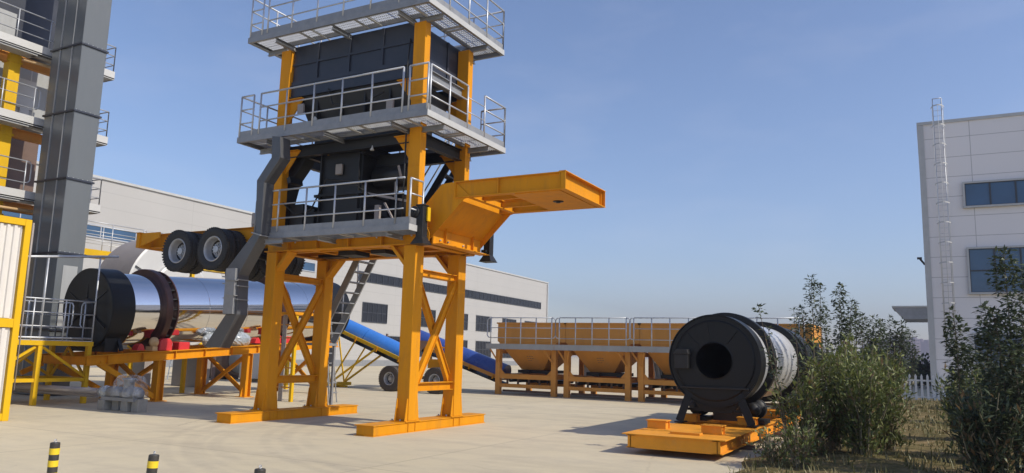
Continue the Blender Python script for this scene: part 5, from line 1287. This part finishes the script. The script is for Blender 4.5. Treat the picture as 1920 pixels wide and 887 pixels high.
for (px, py, y, n, lb) in [(1636, 598, 27, 4, 'low bushy young tree behind the picket fence end, left one of the pair'), (1668, 598, 29, 5, 'low bushy young tree before the skyline towers, right one of the pair'), (1700, 618, 38.5, 2, 'little thin tree standing between the fence and the distant towers')]:
    x, z = tx(px, py, y); sapling(x, y, z-.05, lb, stems=n+2, crown=.15, spread=.5, cw=.26, lv=260, L=(.10, .16), W=.05, group='bushy trees beyond the fence')
# right group, close and tall
for (px, py, y, n, cw_, lb) in [(1882, 470, 12.6, 3, .19, 'tallest young tree at right, its leaves in front of the blue window'), (1790, 580, 13.4, 2, .15, 'young tree with spreading tufts beside the foot of the roof ladder'), (1846, 575, 13.0, 3, .17, 'young tree between the ladder one and the tallest one'),
                           (1912, 560, 12.2, 3, .18, 'young tree cut by the right picture edge')]:
    x, z = tx(px, py, y); sapling(x, y, z-.1, lb, stems=n, crown=.30, spread=.45, cw=cw_, lv=620, L=(.07, .12), W=.04, group='young trees at right before the grey building')
# background greenery beyond the fence
def far_tree(x, y, h, r, label, n=900, leafm=LEAF_B):
    o = thing('far_tree', (x, y, 0), label, 'tree', 'dark trees beyond the fence'); m = MB()
    cl = [(Vector((x, y, h*.58))+Vector((random.gauss(0, r*.45), random.gauss(0, r*.45), random.uniform(-.38, .32)*h)), r*random.uniform(.3, .6)) for _ in range(11)]
    for k in range(n):
        c, cr_ = random.choice(cl); d = rdir(-1, 1); leaf(m, c+d*cr_*random.uniform(.5, 1.05), rdir(-.5, 1), .38, .22)
    m.build('crown', leafm, o); MB().tube([(x, y, 0), (x, y, h*.5), (x, y, h*.8)], [.14, .1, .05], 7).build('trunk', BARK, o)
i = 0
for (px, d_, h, r, lb) in [(1600, 62, 2.0, 1.6, 'dark tree mass beyond the feed bins, leftmost of the far trees'), (1640, 70, 2.3, 1.8, 'dark rounded tree beyond the picket fence'), (1685, 60, 2.1, 1.7, 'low dark tree above the left pickets'), (1722, 66, 2.4, 1.8, 'dark tree under the building canopy'), (1665, 90, 2.4, 2.2, 'farthest dark tree below the skyline towers'), (1560, 75, 2.1, 1.8, 'dark low tree seen through the trunks of the slender young trees')]:
    c = at(px, 675, d_); far_tree(c.x, c.y, h, r, lb)

# ---------------------------------------------------------------- haze
HZ = MB(); HZ.box(-420, 420, -30, 1290, -1.0, 75)
hm = bpy.data.materials.new('thin_haze'); hm.use_nodes = True; t = hm.node_tree
for n in list(t.nodes):
    if n.type == 'BSDF_PRINCIPLED': t.nodes.remove(n)
pv = t.nodes.new('ShaderNodeVolumePrincipled'); pv.inputs['Color'].default_value = (.52, .54, .66, 1); pv.inputs['Density'].default_value = .0008; pv.inputs['Anisotropy'].default_value = .2
t.links.new(pv.outputs[0], t.nodes['Material Output'].inputs['Volume'])
hz = HZ.build('haze', hm); meta(hz, kind='stuff')
